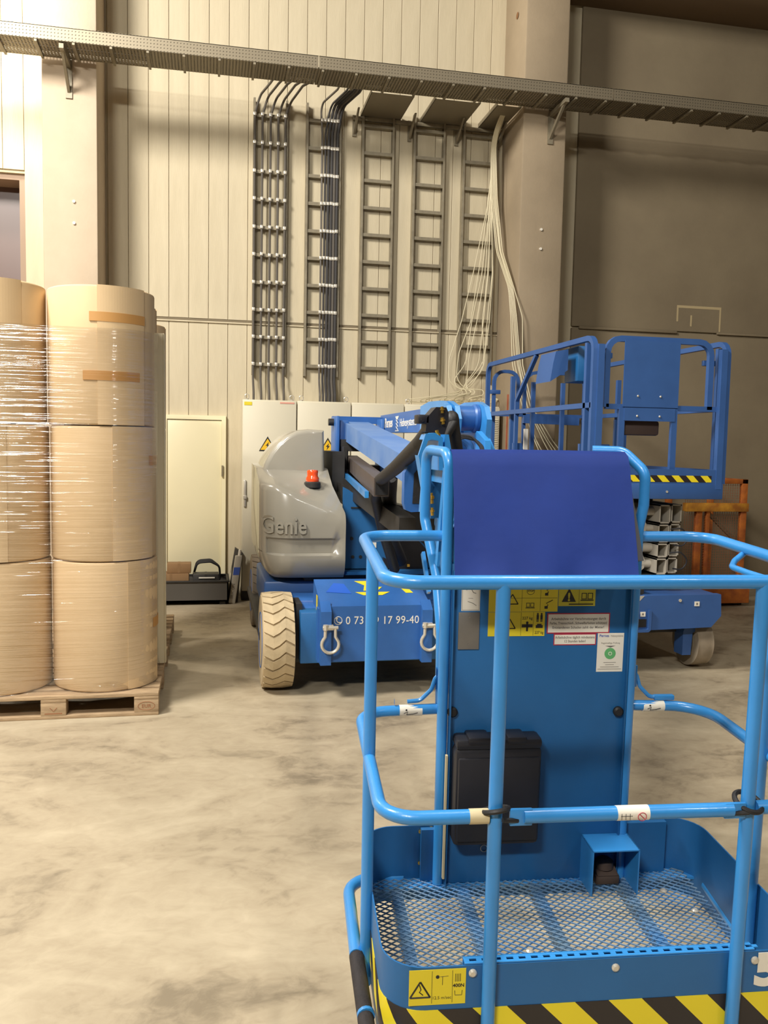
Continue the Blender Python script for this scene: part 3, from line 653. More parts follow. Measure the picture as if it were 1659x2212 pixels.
m.box((.96, 6.75, 1.3), (1.06, 7.5, 1.62)); m.box((1.05, 7.25, 1.35), (1.5, 7.55, 1.5)); m.prism([(1.0, 6.5, 1.38), (1.0, 6.5, 1.25), (1.6, 6.5, .8), (1.75, 6.5, .8), (1.75, 6.5, 1.15), (1.3, 6.5, 1.25)], (0, .6, 0)); m.build('turret_core', DARK, BL)
m = MB()   # upright at the rear carrying the arms
m.box((1.045, 7.15, 1.28), (1.075, 7.45, 1.915), bev=.006); m.box((1.08, 7.2, 1.4), (1.16, 7.3, 1.88), bev=.006); m.box((1.44, 7.2, 1.3), (1.47, 7.45, 1.9), bev=.006); m.box((1.05, 7.4, 1.86), (1.5, 7.46, 1.92)); m.build('rear_upright', BLUE3, BL)
m = MB(); m.cyl((1.0, 7.3, 1.865), (1.06, 7.3, 1.865), .03, n=16); m.build('pivot_pin', DARK, BL)
def beam(nm, a, b, w2, h2, mt, lab=None, hollow=False):
    m = MB(); m.tube([a, b], 0, sq=(w2, h2), up=(0, 0, 1)); 
    o = m.build(nm, mt, BL)
    if lab: o['label'] = lab
    return o
UA = beam('upper_arm', (1.25, 7.4, 1.80), (1.21, 4.75, 1.545), .115, .075, BLUED, 'dusty pale blue sloping arm')
m = MB(); m.box((1.12, 4.85, 1.632), (1.3, 5.0, 1.637)); m.build('yellow_label', mat('pale_yellow', (196, 196, 150), .6), UA)
m = MB(); m.box((1.09, 7.15, 1.62), (1.38, 7.2, 1.72)); m.box((1.09, 7.0, 1.30), (1.12, 7.2, 1.66)); m.build('arm_yoke', DARK, BL)
LAo = beam('lower_arm', (1.19, 7.2, 1.53), (1.0, 4.95, 1.435), .045, .055, mat('shaded_brown_steel', (88, 78, 72), .5, var=.2), 'brown sloping arm with shade in its colour and an open end')  # steel colour darkened to stand for the shade on this arm
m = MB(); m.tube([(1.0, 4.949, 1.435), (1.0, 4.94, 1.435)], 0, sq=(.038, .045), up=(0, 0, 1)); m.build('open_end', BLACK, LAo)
beam('link_bar', (1.1, 7.0, 1.43), (.93, 5.05, 1.385), .012, .02, BLUE, 'thin light blue link bar')
beam('lift_cylinder', (1.1, 6.9, 1.36), (1.15, 4.9, 1.2), .05, .06, DARK)
MBm = beam('main_boom', (1.57, 7.5, 1.862), (1.385, 4.75, 1.842), .075, .076, BLUE3)
bd = (Vector((1.385, 4.75, 1.865))-Vector((1.57, 7.5, 1.865))).normalized(); bn = Vector((bd.y, -bd.x, 0))
if bn.x > 0: bn = -bn
def onboom(y, z): 
    k = (7.5-y)/2.75; return Vector((1.57-.185*k, y, z-.018*k))+bn*.0762
m = MB(); bxv = -Vector((-bd.x, -bd.y, 0))
m.text('Pernes', onboom(7.2, 1.828), bd, (0, 0, 1), .08, depth=.001, sx=1.45, bold=.012)
m.text('Hebesysteme', onboom(6.36, 1.83), bd, (0, 0, 1), .06, depth=.001, sx=1.6)
c = onboom(6.5, 1.86)
for zz, hw in ((.052, .09), (.04, .06)): m.prism([c+bd*-hw+Vector((0, 0, zz)), c+bd*hw+Vector((0, 0, zz)), c+bd*(hw*.75)+Vector((0, 0, zz-.012)), c+bd*(-hw*.75)+Vector((0, 0, zz-.012))], bn*.001)
for k in range(3):
    z0 = .024-.026*k
    m.tube([c+bd*-.05+Vector((0, 0, z0)), c+bd*.05+Vector((0, 0, z0-.026))], .003, n=4); m.tube([c+bd*.05+Vector((0, 0, z0)), c+bd*-.05+Vector((0, 0, z0-.026))], .003, n=4)
m.prism([c+bd*-.09+Vector((0, 0, -.058)), c+bd*.09+Vector((0, 0, -.058)), c+bd*.09+Vector((0, 0, -.064)), c+bd*-.09+Vector((0, 0, -.064))], bn*.001)
m.build('boom_lettering', WHITE, MBm, flat=True)
# boom nose: two cheek plates and the cross cylinder
def cheek(x, nm='cheek_plate', dz=0):
    m = MB(); P = [(4.95, 1.78), (4.95, 1.945), (4.75, 1.965), (4.5, 1.96), (4.38, 1.93), (4.33, 1.86), (4.35, 1.76), (4.2, 1.66), (4.1, 1.5), (4.35, 1.48), (4.6, 1.7), (4.75, 1.78)]
    m.prism([(x, y, z-.028) for y, z in P], (.028, 0, 0)); return m.build(nm, BLUE, BL)
cheek(1.225); cheek(1.27); cheek(1.435)
m = MB(); m.cyl((1.29, 4.5, 1.84), (1.435, 4.5, 1.84), .068, n=28); m.lathe((1.405, 4.5, 1.84), [(.07, 0), (.078, .01), (.078, .028)], axis='x', n=28); m.build('pivot_tube', BLUE3, BL)
m = MB(); m.lathe((1.463, 4.5, 1.837), [(.04, 0), (.04, .02), (.02, .028)], axis='x', n=16); m.build('pin_cap', DARK, BL)
m = MB(); m.prism([(1.24, 3.9, 1.35), (1.24, 4.3, 1.7), (1.24, 4.45, 1.65), (1.24, 4.1, 1.3)], (.1, 0, 0)); m.prism([(1.385, 4.15, 1.4), (1.385, 4.2, 1.72), (1.385, 4.35, 1.77), (1.385, 4.45, 1.7), (1.385, 4.4, 1.4)], (.03, 0, 0)); m.build('jib_arm', BLUE, BL)
# valve block, hoses, fittings
m = MB(); P = [(.795, 1.745), (.80, 1.80), (.835, 1.84), (.875, 1.84), (.885, 1.82), (.885, 1.78), (.87, 1.735), (.84, 1.735)]
m.prism([(a+.02, 3.2, b) for a, b in P], (0, .08, 0)); m.box((.785, 3.2, 1.775), (.83, 3.27, 1.81), bev=.004); m.cyl((.8, 3.2, 1.787), (.8, 3.193, 1.787), .006); m.build('valve_block', PLAS, BL)
def fit(nm, a, b, r):
    m = MB(); a = Vector(a); b = Vector(b); d = (b-a); m.cyl(a, b, r, n=8); m.cyl(a+d*.3, a+d*.55, r*1.5, n=6); m.build(nm, BRASS, BL)
fit('brass_fitting', (.875, 3.19, 1.842), (.877, 3.19, 1.817), .006); fit('brass_fitting', (.876, 3.19, 1.80), (.882, 3.19, 1.775), .007)
fit('brass_fitting', (.838, 3.12, 1.75), (.848, 3.12, 1.705), .007); fit('brass_fitting', (.852, 3.12, 1.695), (.858, 3.12, 1.675), .005)
fit('brass_fitting', (.815, 3.1, 1.515), (.82, 3.1, 1.475), .008); fit('brass_fitting', (.821, 3.1, 1.46), (.824, 3.1, 1.43), .006)
m = MB(); m.tube([(1.03, 3.5, 1.45), (1.02, 3.45, 1.62), (.985, 3.42, 1.77), (.975, 3.4, 1.81), (1.0, 3.5, 1.8), (1.1, 3.9, 1.65)], .03, fil=.08, n=14)
m.tube([(.985, 3.4, 1.79), (.93, 3.35, 1.72)], .02, n=12)
for k in range(16): 
    z = 1.64+k*.009
    m.lathe((1.018-(z-1.62)*.22, 3.44, z), [(.0285, -.003), (.0325, 0), (.0285, .003)], n=14)
m.build('corrugated_hose', BLACK, BL)
m = MB(); m.tube([(.88, 3.25, 1.79), (.865, 3.4, 1.74), (.86, 3.7, 1.68), (.88, 4.0, 1.6), (.93, 4.6, 1.53), (1.0, 5.1, 1.45), (1.1, 5.5, 1.3)], [.022]*60) if False else m.tube([(.855, 3.25, 1.76), (.86, 3.45, 1.70), (.92, 4.2, 1.575), (1.0, 5.0, 1.475), (1.03, 5.3, 1.36), (1.15, 5.6, 1.1), (1.3, 5.9, .8)], .036, fil=.15, n=14)
m.tube([(1.08, 5.1, 1.5), (1.14, 5.4, 1.35), (1.22, 5.7, 1.05), (1.36, 6.0, .85)], .05, fil=.3, n=12)
m.build('sleeve_hose', BLACK, BL)
for k in range(3):
    m = MB(); m.tube([(1.08, 3.8, 1.70), (1.13+.01*k, 3.8, 1.742-.006*k), (1.19+.01*k, 3.8, 1.735-.008*k), (1.225+.006*k, 3.78, 1.69), (1.24, 3.75, 1.6)], .0055, fil=.04, n=8); m.build('thin_hose', PLAS, BL)
m = MB(); m.tube([(1.12, 4.0, 1.6), (1.13, 4.0, 1.7), (1.18, 4.0, 1.74), (1.24, 4.0, 1.7), (1.26, 4.0, 1.6)], .02, n=10, fil=.04); m.prism([(1.1, 4.05, 1.55), (1.12, 4.05, 1.73), (1.2, 4.05, 1.75), (1.27, 4.05, 1.66), (1.27, 4.05, 1.55)], (0, .04, 0)); m.build('jib_knuckle', BLUE3, BL)
# basket mount
m = MB()
m.prism([(.79, 3.1, 1.735), (.825, 3.1, 1.74), (.815, 3.1, 1.715), (.80, 3.1, 1.71), (.78, 3.1, 1.65), (.765, 3.1, 1.655)], (0, .015, 0))
m.prism([(.825, 3.1, 1.74), (.857, 3.1, 1.722), (.862, 3.1, 1.60), (.845, 3.1, 1.60), (.84, 3.1, 1.71), (.815, 3.1, 1.715)], (0, .2, 0))
m.prism([(.765, 3.1, 1.655), (.785, 3.1, 1.648), (.805, 3.1, 1.53), (.80, 3.1, 1.44), (.785, 3.1, 1.44), (.79, 3.1, 1.53)], (0, .06, 0))
m.prism([(.87, 3.12, 1.735), (.885, 3.12, 1.735), (.9, 3.12, 1.66), (.9, 3.12, 1.55), (.87, 3.12, 1.55)], (0, .2, 0)); m.build('basket_bracket', BLUE, BL)
m = MB(); m.prism([(.85, 3.3, 1.68), (.9, 3.3, 1.70), (.92, 3.3, 1.4), (.87, 3.3, 1.4)], (0, .1, 0)); m.build('bracket_plate', BLUE2, BL)
m = MB(); P = [(.885, 1.56), (.915, 1.62), (.97, 1.64), (1.03, 1.62), (1.03, 1.385), (.92, 1.38), (.895, 1.39), (.885, 1.42)]; m.prism([(a, 3.85, b) for a, b in P], (0, .05, 0)); CP = m.build('curved_plate', BLUE3, BL)
m = MB(); m.prism([(.925, 3.845, 1.42), (.93, 3.845, 1.56), (.965, 3.845, 1.6), (.985, 3.845, 1.55), (.985, 3.845, 1.42)], (0, .003, 0)); m.build('slot', BLACK, CP)
m = MB(); m.box((1.04, 2.9, .45), (1.3, 3.1, 1.35), bev=.01); m.box((.84, 3.0, 1.2), (1.1, 3.12, 1.42)); m.box((1.05, 2.6, .95), (1.28, 2.95, 1.2)); m.prism([(1.1, 3.1, .6), (1.1, 3.1, 1.1), (1.1, 4.1, 1.5), (1.1, 4.1, 1.3)], (.15, 0, 0)); m.build('rotator_post', BLUE2, BL)

# ------------------------------------------------------------------ basket: local u (right), v (away), w (up)
def Rm(yaw, tx, ty):
    return Matrix.Rotation(yaw, 3, 'Z') @ Matrix.Rotation(tx, 3, 'X') @ Matrix.Rotation(ty, 3, 'Y')
BM = Matrix.Translation(Vector((.394, 1.862, .294))-Vector(BL['_org'])) @ Rm(-.095, .041, -.005).to_4x4()
U1 = 1.082; r0 = .0165; HM = .552
g = MB()
def G(pts, r=r0, fil=.06, **k): g.tube(pts, r, fil=fil, n=14, fn=8, **k)
G([(.262, .69, 1.1), (0, .69, 1.1), (0, 0, 1.1), (U1, 0, 1.1), (U1, .69, 1.1), (.845, .69, 1.1)], fil=.085)
basket = g.build('basket_rail', BLUE, BL, org=Vector((0, 0, 0))); basket.matrix_local = BM; basket['label'] = 'bright blue tubular top rail of the work basket'
basket['_org'] = [0, 0, 0]
def bp(mb, nm, mt, lab=None, **k):
    o = mb.build(nm, mt, basket, **k)
    if lab: o['label'] = lab
    return o
def gt(nm, pts, r=r0, fil=.05, mt=BLUE, **k):
    m = MB(); m.tube(pts, r, fil=fil, n=14, fn=7); return bp(m, nm, mt, **k)
gt('mid_rail', [(.262, .685, HM+.008), (0, .685, HM), (0, 0, HM), (.215, 0, HM)], fil=.085)
gt('mid_rail', [(.845, .685, HM+.008), (U1+.02, .685, HM), (U1+.02, 0, HM), (.895, 0, HM)], fil=.12)
gt('rail_tape', [(.2, 0, HM), (.245, 0, HM)], r=.0175, mt=CREAM)
gt('post', [(.2615, 0, 1.1), (.2615, 0, -.12)]); gt('post', [(.875, 0, 1.1), (.875, 0, -.12)])
gt('post', [(0, .345, 1.1), (0, .345, -.1)]); gt('post', [(U1, .30, 1.1), (U1, .30, -.1)])
# console posts with their loops
gt('console_post', [(.253, .66, 0), (.253, .66, 1.352), (.215, .86, 1.352), (.215, .86, 1.13), (.245, .78, .96), (.25, .7, .8), (.252, .69, .55)], fil=.045)
gt('console_post', [(.845, .66, 0), (.845, .66, 1.13), (.858, .66, 1.2), (.858, .66, 1.3), (.81, .72, 1.36), (.72, .75, 1.36)], fil=.05)
m = MB(); m.tube([(.24, .75, 1.0), (.252, .72, 1.3)], 0, sq=(.004, .02), up=(0, 1, 0)); m.tube([(.21, .85, 1.02), (.225, .8, .9)], 0, sq=(.005, .02), up=(0, 1, 0)); bp(m, 'loop_gusset', BLUE)
m = MB(); m.prism([(.268, .67, .99), (.268, .67, 1.12), (.285, .67, 1.15), (.30, .67, 1.1), (.315, .67, .99)], (0, .02, 0)); bp(m, 'console_side', BLUE)
gt('bumper_tube', [(.15, .71, -.005), (-.028, .71, -.005), (-.028, .33, -.005)], fil=.1, r=.018)
gt('bumper_tube', [(-.026, .335, -.01), (-.02, .04, -.014), (-.005, -.02, -.09), (.25, 0, -.1)], r=.0205, mt=FOAM, lab='black foam sleeve on the bumper tube')
gt('bumper_tube', [(.2615, 0, -.1), (U1, 0, -.1), (U1+.03, .1, -.08), (U1+.03, .6, -.01)], fil=.08, r=.018)
gt('bumper_tie', [(-.02, .108, -.01), (-.0195, .098, -.01)], r=.0225, mt=BLUE)
for s, x0, ins in ((-1, .253, -1), (1, .86, 1)):
    m = MB(); m.tube([(x0+s*.0, .685, .665), (x0+s*.018, .69, .66), (x0+s*.03, .69, .62), (x0+s*.065, .69, .585), (x0+s*.105, .69, .582)], .0065, fil=.03, n=8)
    m.box((x0+s*.08, .68, .574), (x0+s*.145, .7, .59), bev=.003); m.box((x0+s*.004, .68, .62), (x0+s*.018, .7, .69), bev=.003); bp(m, 'lanyard_bracket', BLUE)
gt('grab_loop', [(1.08, .46, 1.088), (1.03, .42, 1.072), (.985, .35, 1.068), (.985, .27, 1.068), (.975, .12, 1.075), (.95, .01, 1.09)], r=.0085, fil=.06)
# toe board with rounded corners
def rr_path(o, w0, w1, z0=0):
    pts = []; R = .1
    for (cu, cv, a0) in ((w0+R, -.0+R+.012, 180), (w1-R, R+.012, 270), (w1-R, .7-R, 0), (w0+R, .7-R, 90)):
        for k in range(9):
            a = math.radians(a0+90*k/8); pts.append((cu+(R+o)*math.cos(a), cv+(R+o)*math.sin(a)))
    return pts
def band(nm, o, th, z0, z1, mt, u0=.012, u1=U1+.02):
    m = MB(); A = rr_path(o, u0, u1); B = rr_path(o-th, u0, u1); n = len(A)
    vs = [(a, b, z0) for a, b in A]+[(a, b, z1) for a, b in A]+[(a, b, z0) for a, b in B]+[(a, b, z1) for a, b in B]
    fs = []
    for i in range(n):
        j = (i+1) % n; fs += [(i, j, n+j, n+i), (2*n+i, 3*n+i, 3*n+j, 2*n+j), (n+i, n+j, 3*n+j, 3*n+i), (i, 2*n+i, 2*n+j, j)]
    m.add(vs, fs); return bp(m, nm, mt, ang=40)
band('toe_board', 0, .004, -.075, .173, BLUE2)
band('hazard_band', .0012, .001, -.03, .064, stripe_mat('hazard_stripes', .168, 1., .052))
m = MB(); m.box((.02, .02, -.012), (1.09, .69, -.004)) if False else None
m = MB()   # floor frame: rim and cross bars under the mesh
for a, b in (((.02, .64), (1.09, .695)), ((.02, .02), (1.09, .05))): m.box((a[0], a[1], -.012), (b[0], b[1], -.003))
bp(m, 'floor_rim', BLUE)
for x0 in (.12, .328, .556, .84):
    m = MB(); m.box((x0-.017, .02, -.03), (x0+.017, .69, -.004)); bp(m, 'cross_bar', MESHB)
# expanded metal floor
m = MB(); P_u, P_v = .0305, .024; nv = int(.65/(P_v/2)); nu = int(1.05/(P_u/2))
for i in range(nv+1):
    base = .035+i*P_v/2; vs = []; fs = []
    for j in range(nu+1):
        uu = .028+j*P_u/2; amp = P_v/4*.9*(1 if (i+j) % 2 == 0 else -1); vv = base+amp
        # keep inside the rounded corners
        for dv, dz in ((-.0012, .0), (.0012, .0018), (.0012, -.0006), (-.0012, -.0024)): vs.append((uu, vv+dv, dz))
    for j in range(nu):
        uu = .028+(j+.5)*P_u/2; R = .1
        dx = max(.112-uu, uu-(U1+.02-.1), 0); dy = max(.112-base, base-.6, 0)
        if dx*dx+dy*dy > .0095: continue
        for k in range(4): fs.append((j*4+k, j*4+(k+1) % 4, (j+1)*4+(k+1) % 4, (j+1)*4+k))
    m.add(vs, fs)
tag(bp(m, 'mesh_floor', MESHB, flat=True), 'expanded metal mesh floor worn to bare metal in places', kind='stuff')
# slotted entry strip
m = MB(); m.box((.205, .014, .1745), (.93, .022, .1775)); m.box((.205, .031, .1745), (.93, .04, .1775)); m.box((.205, .038, .13), (.93, .041, .1775))
for k in range(25): m.box((.205+k*.0302, .0215, .1745), (.205+k*.0302+.013, .0315, .1775))
bp(m, 'slotted_strip', BLUE)
for a, b in ((.224, .155), (.575, .15), (.93, .15)):
    m = MB(); m.lathe((a, .0115, b), [(.010, 0), (.010, -.004), (.006, -.007)], n=12, axis='y'); bp(m, 'bolt', STEEL)
for a, b in ((.21, .08), (.36, .2), (.45, .3), (.6, .13), (.95, .56), (.8, .1), (1.0, .45)):
    m = MB(); m.lathe((a, b, .0), [(.011, 0), (.011, .004), (.006, .008)], n=10); bp(m, 'bolt', STEEL)
for a, b in ((.2, .155), (.2, .05), (.235, .165), (.95, .16)):
    m = MB(); m.lathe((a, .694, b), [(.006, 0), (.006, -.004)], n=10, axis='y'); bp(m, 'rivet', BRASS)
# toe board sticker
def plate(m, u0, u1, w0, w1, v, mt=0, t=.0008): m.box((u0, v-t, w0), (u1, v, w1), mt)
def frame(m, u0, u1, w0, w1, v, b, mt, t=.0004):
    plate(m, u0, u1, w1-b, w1, v, mt, t); plate(m, u0, u1, w0, w0+b, v, mt, t); plate(m, u0, u0+b, w0, w1, v, mt, t); plate(m, u1-b, u1, w0, w1, v, mt, t)
def tri(m, u, w, h, v, mt, b=.12, hollow=0):
    for (p, q) in (((u-h*.6, w), (u+h*.6, w)), ((u+h*.6, w), (u, w+h)), ((u, w+h), (u-h*.6, w))): m.tube([(p[0], v, p[1]), (q[0], v, q[1])], h*b*.45, mat=mt, n=4)
def book(m, u, w, s, v, mt):
    frame(m, u-s, u-.08*s, w, w+s*1.1, v, s*.12, mt); frame(m, u+.08*s, u+s, w, w+s*1.1, v, s*.12, mt); plate(m, u-s*1.15, u+s*1.15, w-s*.25, w-s*.08, v, mt, .0004)
m = MB(); V = .0115
plate(m, .072, .208, .078, .168, V, 0)
V2 = V-.0008
tri(m, .099, .098, .04, V2, 1); m.tube([(.097, V2, .13), (.101, V2, .118), (.097, V2, .112), (.106, V2, .104)], .0013, mat=1, n=4)
plate(m, .1265, .1275, .082, .164, V2, 1, .0003); plate(m, .1755, .1765, .082, .164, V2, 1, .0003)
m.lathe((.14, V2, .149), [(.0045, 0), (.0045, -.0005)], 1, n=14, axis='y'); m.tube([(.146, V2, .149), (.166, V2, .15)], .0006, mat=1, n=4); m.tube([(.152, V2, .15), (.152, V2, .128)], .0007, mat=1, n=4)
m.text('12.5 m/sec', (.151, V2, .092), (1, 0, 0), (0, 0, 1), .0075, 1, depth=.0003, align='CENTER')
for k in range(4): m.tube([(.183+k*.004, V2, .135), (.183+k*.004, V2, .155)], .0008, mat=1, n=4)
m.text('400N', (.191, V2, .121), (1, 0, 0), (0, 0, 1), .0085, 1, depth=.0003, align='CENTER', bold=.03); m.tube([(.182, V2, .112), (.183, V2, .1), (.199, V2, .1), (.2, V2, .112)], .0008, mat=1, n=4)
bp(m, 'hazard_sticker', [YEL, INK], 'yellow wind and hand force warning sticker', flat=True)
m = MB(); m.text('5', (.932, .0105, .085), (1, 0, 0), (0, 0, 1), .08, depth=.0006, bold=.05, sx=1.2); bp(m, 'big_numeral', WHITE, flat=True)
# console panel
m = MB(); m.box((.27, .655, -.0), (.83, .66, 1.02), bev=.0015); m.box((.272, .63, -.0), (.275, .655, 1.0)); m.box((.826, .64, -.0), (.829, .655, 1.0)); bp(m, 'console_panel', BLUE2, 'flat blue sheet panel at the back of the basket')
m = MB(); m.box((.262, .628, .03), (.2685, .64, .43)); bp(m, 'edge_strip', CREAM, 'thin cream edge strip')
for a, b in ((.20, .26), (.84, 1.0)): m = MB(); m.box((a, .672, .0), (b, .69, .17)); bp(m, 'toe_plate', BLUE2)
m = MB(); m.prism([(.285, .65, 1.02), (.285, .70, 1.02), (.285, .72, 1.335), (.285, .655, 1.335), (.285, .49, 1.06)], (.51, 0, 0)); bp(m, 'console_box', PLAS)
# canvas flap
prof_ = [(.76, 1.25), (.745, 1.34), (.71, 1.358), (.675, 1.362), (.648, 1.35), (.625, 1.318), (.575, 1.24), (.53, 1.165), (.485, 1.09), (.452, 1.033), (.447, 1.027)]
m = MB(); vs = []; fs = []; nu = 28
for th in (0, -.003):
    for j, (v_, w_) in enumerate(prof_):
        k = max(0, (1.34-w_)/.31); ua = .258-.02*k; ub = .795-.03*k
        for i in range(nu+1):
            f = i/nu; ww = .0025*math.sin(f*9+j*.8)*(j > 4)+(.004*math.sin(f*21) if j >= 9 else 0)
            vs.append((ua+(ub-ua)*f, v_+ww+th, w_+th*.5+(.002*math.sin(f*3.1) if j < 5 else 0)))
n1 = (nu+1)*len(prof_)
for j in range(len(prof_)-1):
    for i in range(nu):
        a = j*(nu+1)+i; fs += [(a, a+1, a+nu+2, a+nu+1), (n1+a, n1+a+nu+1, n1+a+nu+2, n1+a+1)]
for i in range(nu):
    fs.append((i, n1+i, n1+i+1, i+1)); a = (len(prof_)-1)*(nu+1)+i; fs.append((a, a+1, n1+a+1, n1+a))
for j in range(len(prof_)-1):
    for e in (0, nu): a = j*(nu+1)+e; fs.append((a, a+nu+1, n1+a+nu+1, n1+a))
m.add(vs, fs); bp(m, 'console_cover', CANV, 'deep blue fabric flap draped over the control console', ang=60)
# panel details
for a, b in ((.283, .56), (.809, .552)):
    m = MB(); m.lathe((a, .655, b), [(.016, 0), (.016, -.008), (.011, -.013)], n=20, axis='y'); bp(m, 'black_knob', BLACK)
for a, b in ((.285, .968), (.828, .962)):
    m = MB(); m.lathe((a, .655, b), [(.009, 0), (.009, -.004), (.005, -.007)], n=12, axis='y'); bp(m, 'bolt', STEEL)
VP = .6549
m = MB(); m.box((.293, .650, .757), (.358, .655, .872), bev=.0012)
for w_ in (.857, .772): m.lathe((.326, .650, w_), [(.004, 0), (.004, -.0015)], n=10, axis='y')
bp(m, 'socket_cover', PLATE, 'blank grey metal cover plate')
m = MB(); plate(m, .301, .358, .876, .972, VP, 0); V3 = VP-.0008; frame(m, .303, .356, .878, .97, V3, .001, 1)
m.tube([(.315, V3, .94), (.328, V3, .947), (.337, V3, .932), (.345, V3, .93)], .0012, mat=1, n=4); m.tube([(.32, V3, .905), (.335, V3, .9), (.347, V3, .892)], .0009, mat=1, n=4); m.tube([(.322, V3, .915), (.336, V3, .914)], .0007, mat=1, n=4)
bp(m, 'white_sticker', [WHITE, INKG], 'white pictogram sticker above the grey plate', flat=True)
m = MB(); u0 = .385; V3 = VP-.0008
plate(m, u0, .600, .872, .975, VP, 0); plate(m, u0, .562, .796, .871, VP, 0)
for x_ in (.43, .4875, .5455): plate(m, x_-.0004, x_+.0004, .874, .972, V3, 1, .0003)
for x_ in (.43, .4875, .526): plate(m, x_-.0004, x_+.0004, .798, .87, V3, 1, .0003)
plate(m, .43, .598, .914, .9148, V3, 1, .0003)
tri(m, .458, .896, .03, V3, 1); tri(m, .452, .82, .03, V3, 1)
book(m, .514, .886, .0125, V3, 1); m.text('STOP', (.514, V3, .934), (1, 0, 0), (0, 0, 1), .006, 1, align='CENTER', bold=.03, depth=.0003); m.tube([(.514+.012*math.cos(a), V3, .937+.012*math.sin(a)) for a in [k*math.pi/8 for k in range(16)]], .0007, mat=1, n=4, closed=True)
for (a, b) in ((.572, .925), (.572, .884)):
    m.tube([(a-.012, V3, b), (a-.002, V3, b+.008), (a-.008, V3, b+.014), (a+.004, V3, b+.02), (a+.012, V3, b+.024)], .0012, mat=1, n=4); m.box((a-.013, V3-.0004, b-.003), (a-.003, V3, b+.005), 1)
m.text('227 kg', (.507, V3, .848), (1, 0, 0), (0, 0, 1), .0085, 1, align='CENTER', depth=.0003, bold=.01)
m.box((.49, V3-.0004, .823), (.524, V3, .833), 1); m.box((.504, V3-.0004, .811), (.510, V3, .84), 1); m.lathe((.507, V3, .838), [(.004, 0), (.004, -.0005)], 1, n=10, axis='y')
for a in (.539, .551): m.box((a-.0035, V3-.0004, .848), (a+.0035, V3, .862), 1); m.lathe((a, V3, .865), [(.003, 0), (.003, -.0005)], 1, n=10, axis='y'); m.box((a-.003, V3-.0004, .84), (a-.0006, V3, .848), 1); m.box((a+.0006, V3-.0004, .84), (a+.003, V3, .848), 1)
m.box((.534, V3-.0004, .821), (.556, V3, .830), 1); m.box((.538, V3-.0004, .83), (.552, V3, .834), 1); m.text('227 kg', (.545, V3, .803), (1, 0, 0), (0, 0, 1), .0085, 1, align='CENTER', depth=.0003, bold=.01, sx=.85)
bp(m, 'yellow_load_sticker', [YEL, INK], 'yellow load limit sticker with 227 kg', flat=True)
m = MB(); plate(m, .602, .718, .889, .974, VP, 0); V3 = VP-.0008
m.prism([(.612, V3, .902), (.657, V3, .902), (.6345, V3, .945)], (0, -.0004, 0), 1); m.text('!', (.6345, V3-.0004, .906), (1, 0, 0), (0, 0, 1), .024, 0, align='CENTER', bold=.04, depth=.0004)
plate(m, .666, .6668, .892, .972, V3, 1, .0003); book(m, .692, .91, .018, V3, 1); plate(m, .635, .712, .893, .8965, V3, 1, .0003)
bp(m, 'manual_sticker', [mat('dull_yellow', (205, 194, 52), .5), INK], 'yellow read the manual sticker with black triangle', flat=True)
m = MB(); plate(m, .569, .768, .803, .867, VP, 1); plate(m, .5725, .7645, .8065, .8635, VP-.0008, 0, .0003); V3 = VP-.0011
for k, tx in enumerate(('Arbeitsbühne vor Verschmutzungen durch', 'Farbe, Trennschleif-, Schweißarbeiten schützen!', 'Entstandenen Schaden zahlt der Mieter!')):
    m.text(tx, (.6685, V3, .8455-k*.0135), (1, 0, 0), (0, 0, 1), .0078, 2, align='CENTER', depth=.0003, sx=(.98, .92, 1.0)[k]*.92, bold=.015)
bp(m, 'red_framed_sticker', [WHITE, REDP, INKG], 'white sticker in a red frame about soiling the platform', flat=True)
m = MB(); plate(m, .592, .727, .766, .802, VP, 1); plate(m, .595, .724, .769, .799, VP-.0008, 0, .0003)
for k, tx in enumerate(('Arbeitsbühne täglich mindestens', '12 Stunden laden!')): m.text(tx, (.6595, V3, .787-k*.012), (1, 0, 0), (0, 0, 1), .0078, 2, align='CENTER', depth=.0003, sx=.86, bold=.015)
bp(m, 'red_framed_sticker', [WHITE, REDP, INKG], 'smaller white sticker in a red frame about daily charging', flat=True)
m = MB(); plate(m, .732, .816, .68, .803, VP, 0); V3 = VP-.0008
m.text('Pernes', (.737, V3, .791), (1, 0, 0), (0, 0, 1), .008, 2, depth=.0003, bold=.02); m.text('Hebesysteme', (.773, V3, .791), (1, 0, 0), (0, 0, 1), .0065, 3, depth=.0003, sx=.8); m.text('Regelmäßige Prüfung', (.774, V3, .769), (1, 0, 0), (0, 0, 1), .005, 3, align='CENTER', depth=.0003)
m.lathe((.774, V3, .738), [(.018, 0), (.018, -.0004)], 1, n=28, axis='y'); m.lathe((.774, V3-.0005, .738), [(.006, 0), (.006, -.0002)], 0, n=16, axis='y'); m.lathe((.774, V3-.0006, .738), [(.004, 0), (.004, -.0003)], 1, n=16, axis='y'); m.prism([(.757, V3, .763), (.79, V3, .763), (.774, V3, .757)], (0, -.0004, 0), 3)
for k, wd in enumerate((.02, .014, .03, .038)): plate(m, .774-wd, .774+wd, .7085-k*.007, .710-k*.007, V3, 3, .0003)
bp(m, 'inspection_sticker', [WHITE, GREENP, BLUEP, INKG], 'white inspection sticker with a green round seal', flat=True)
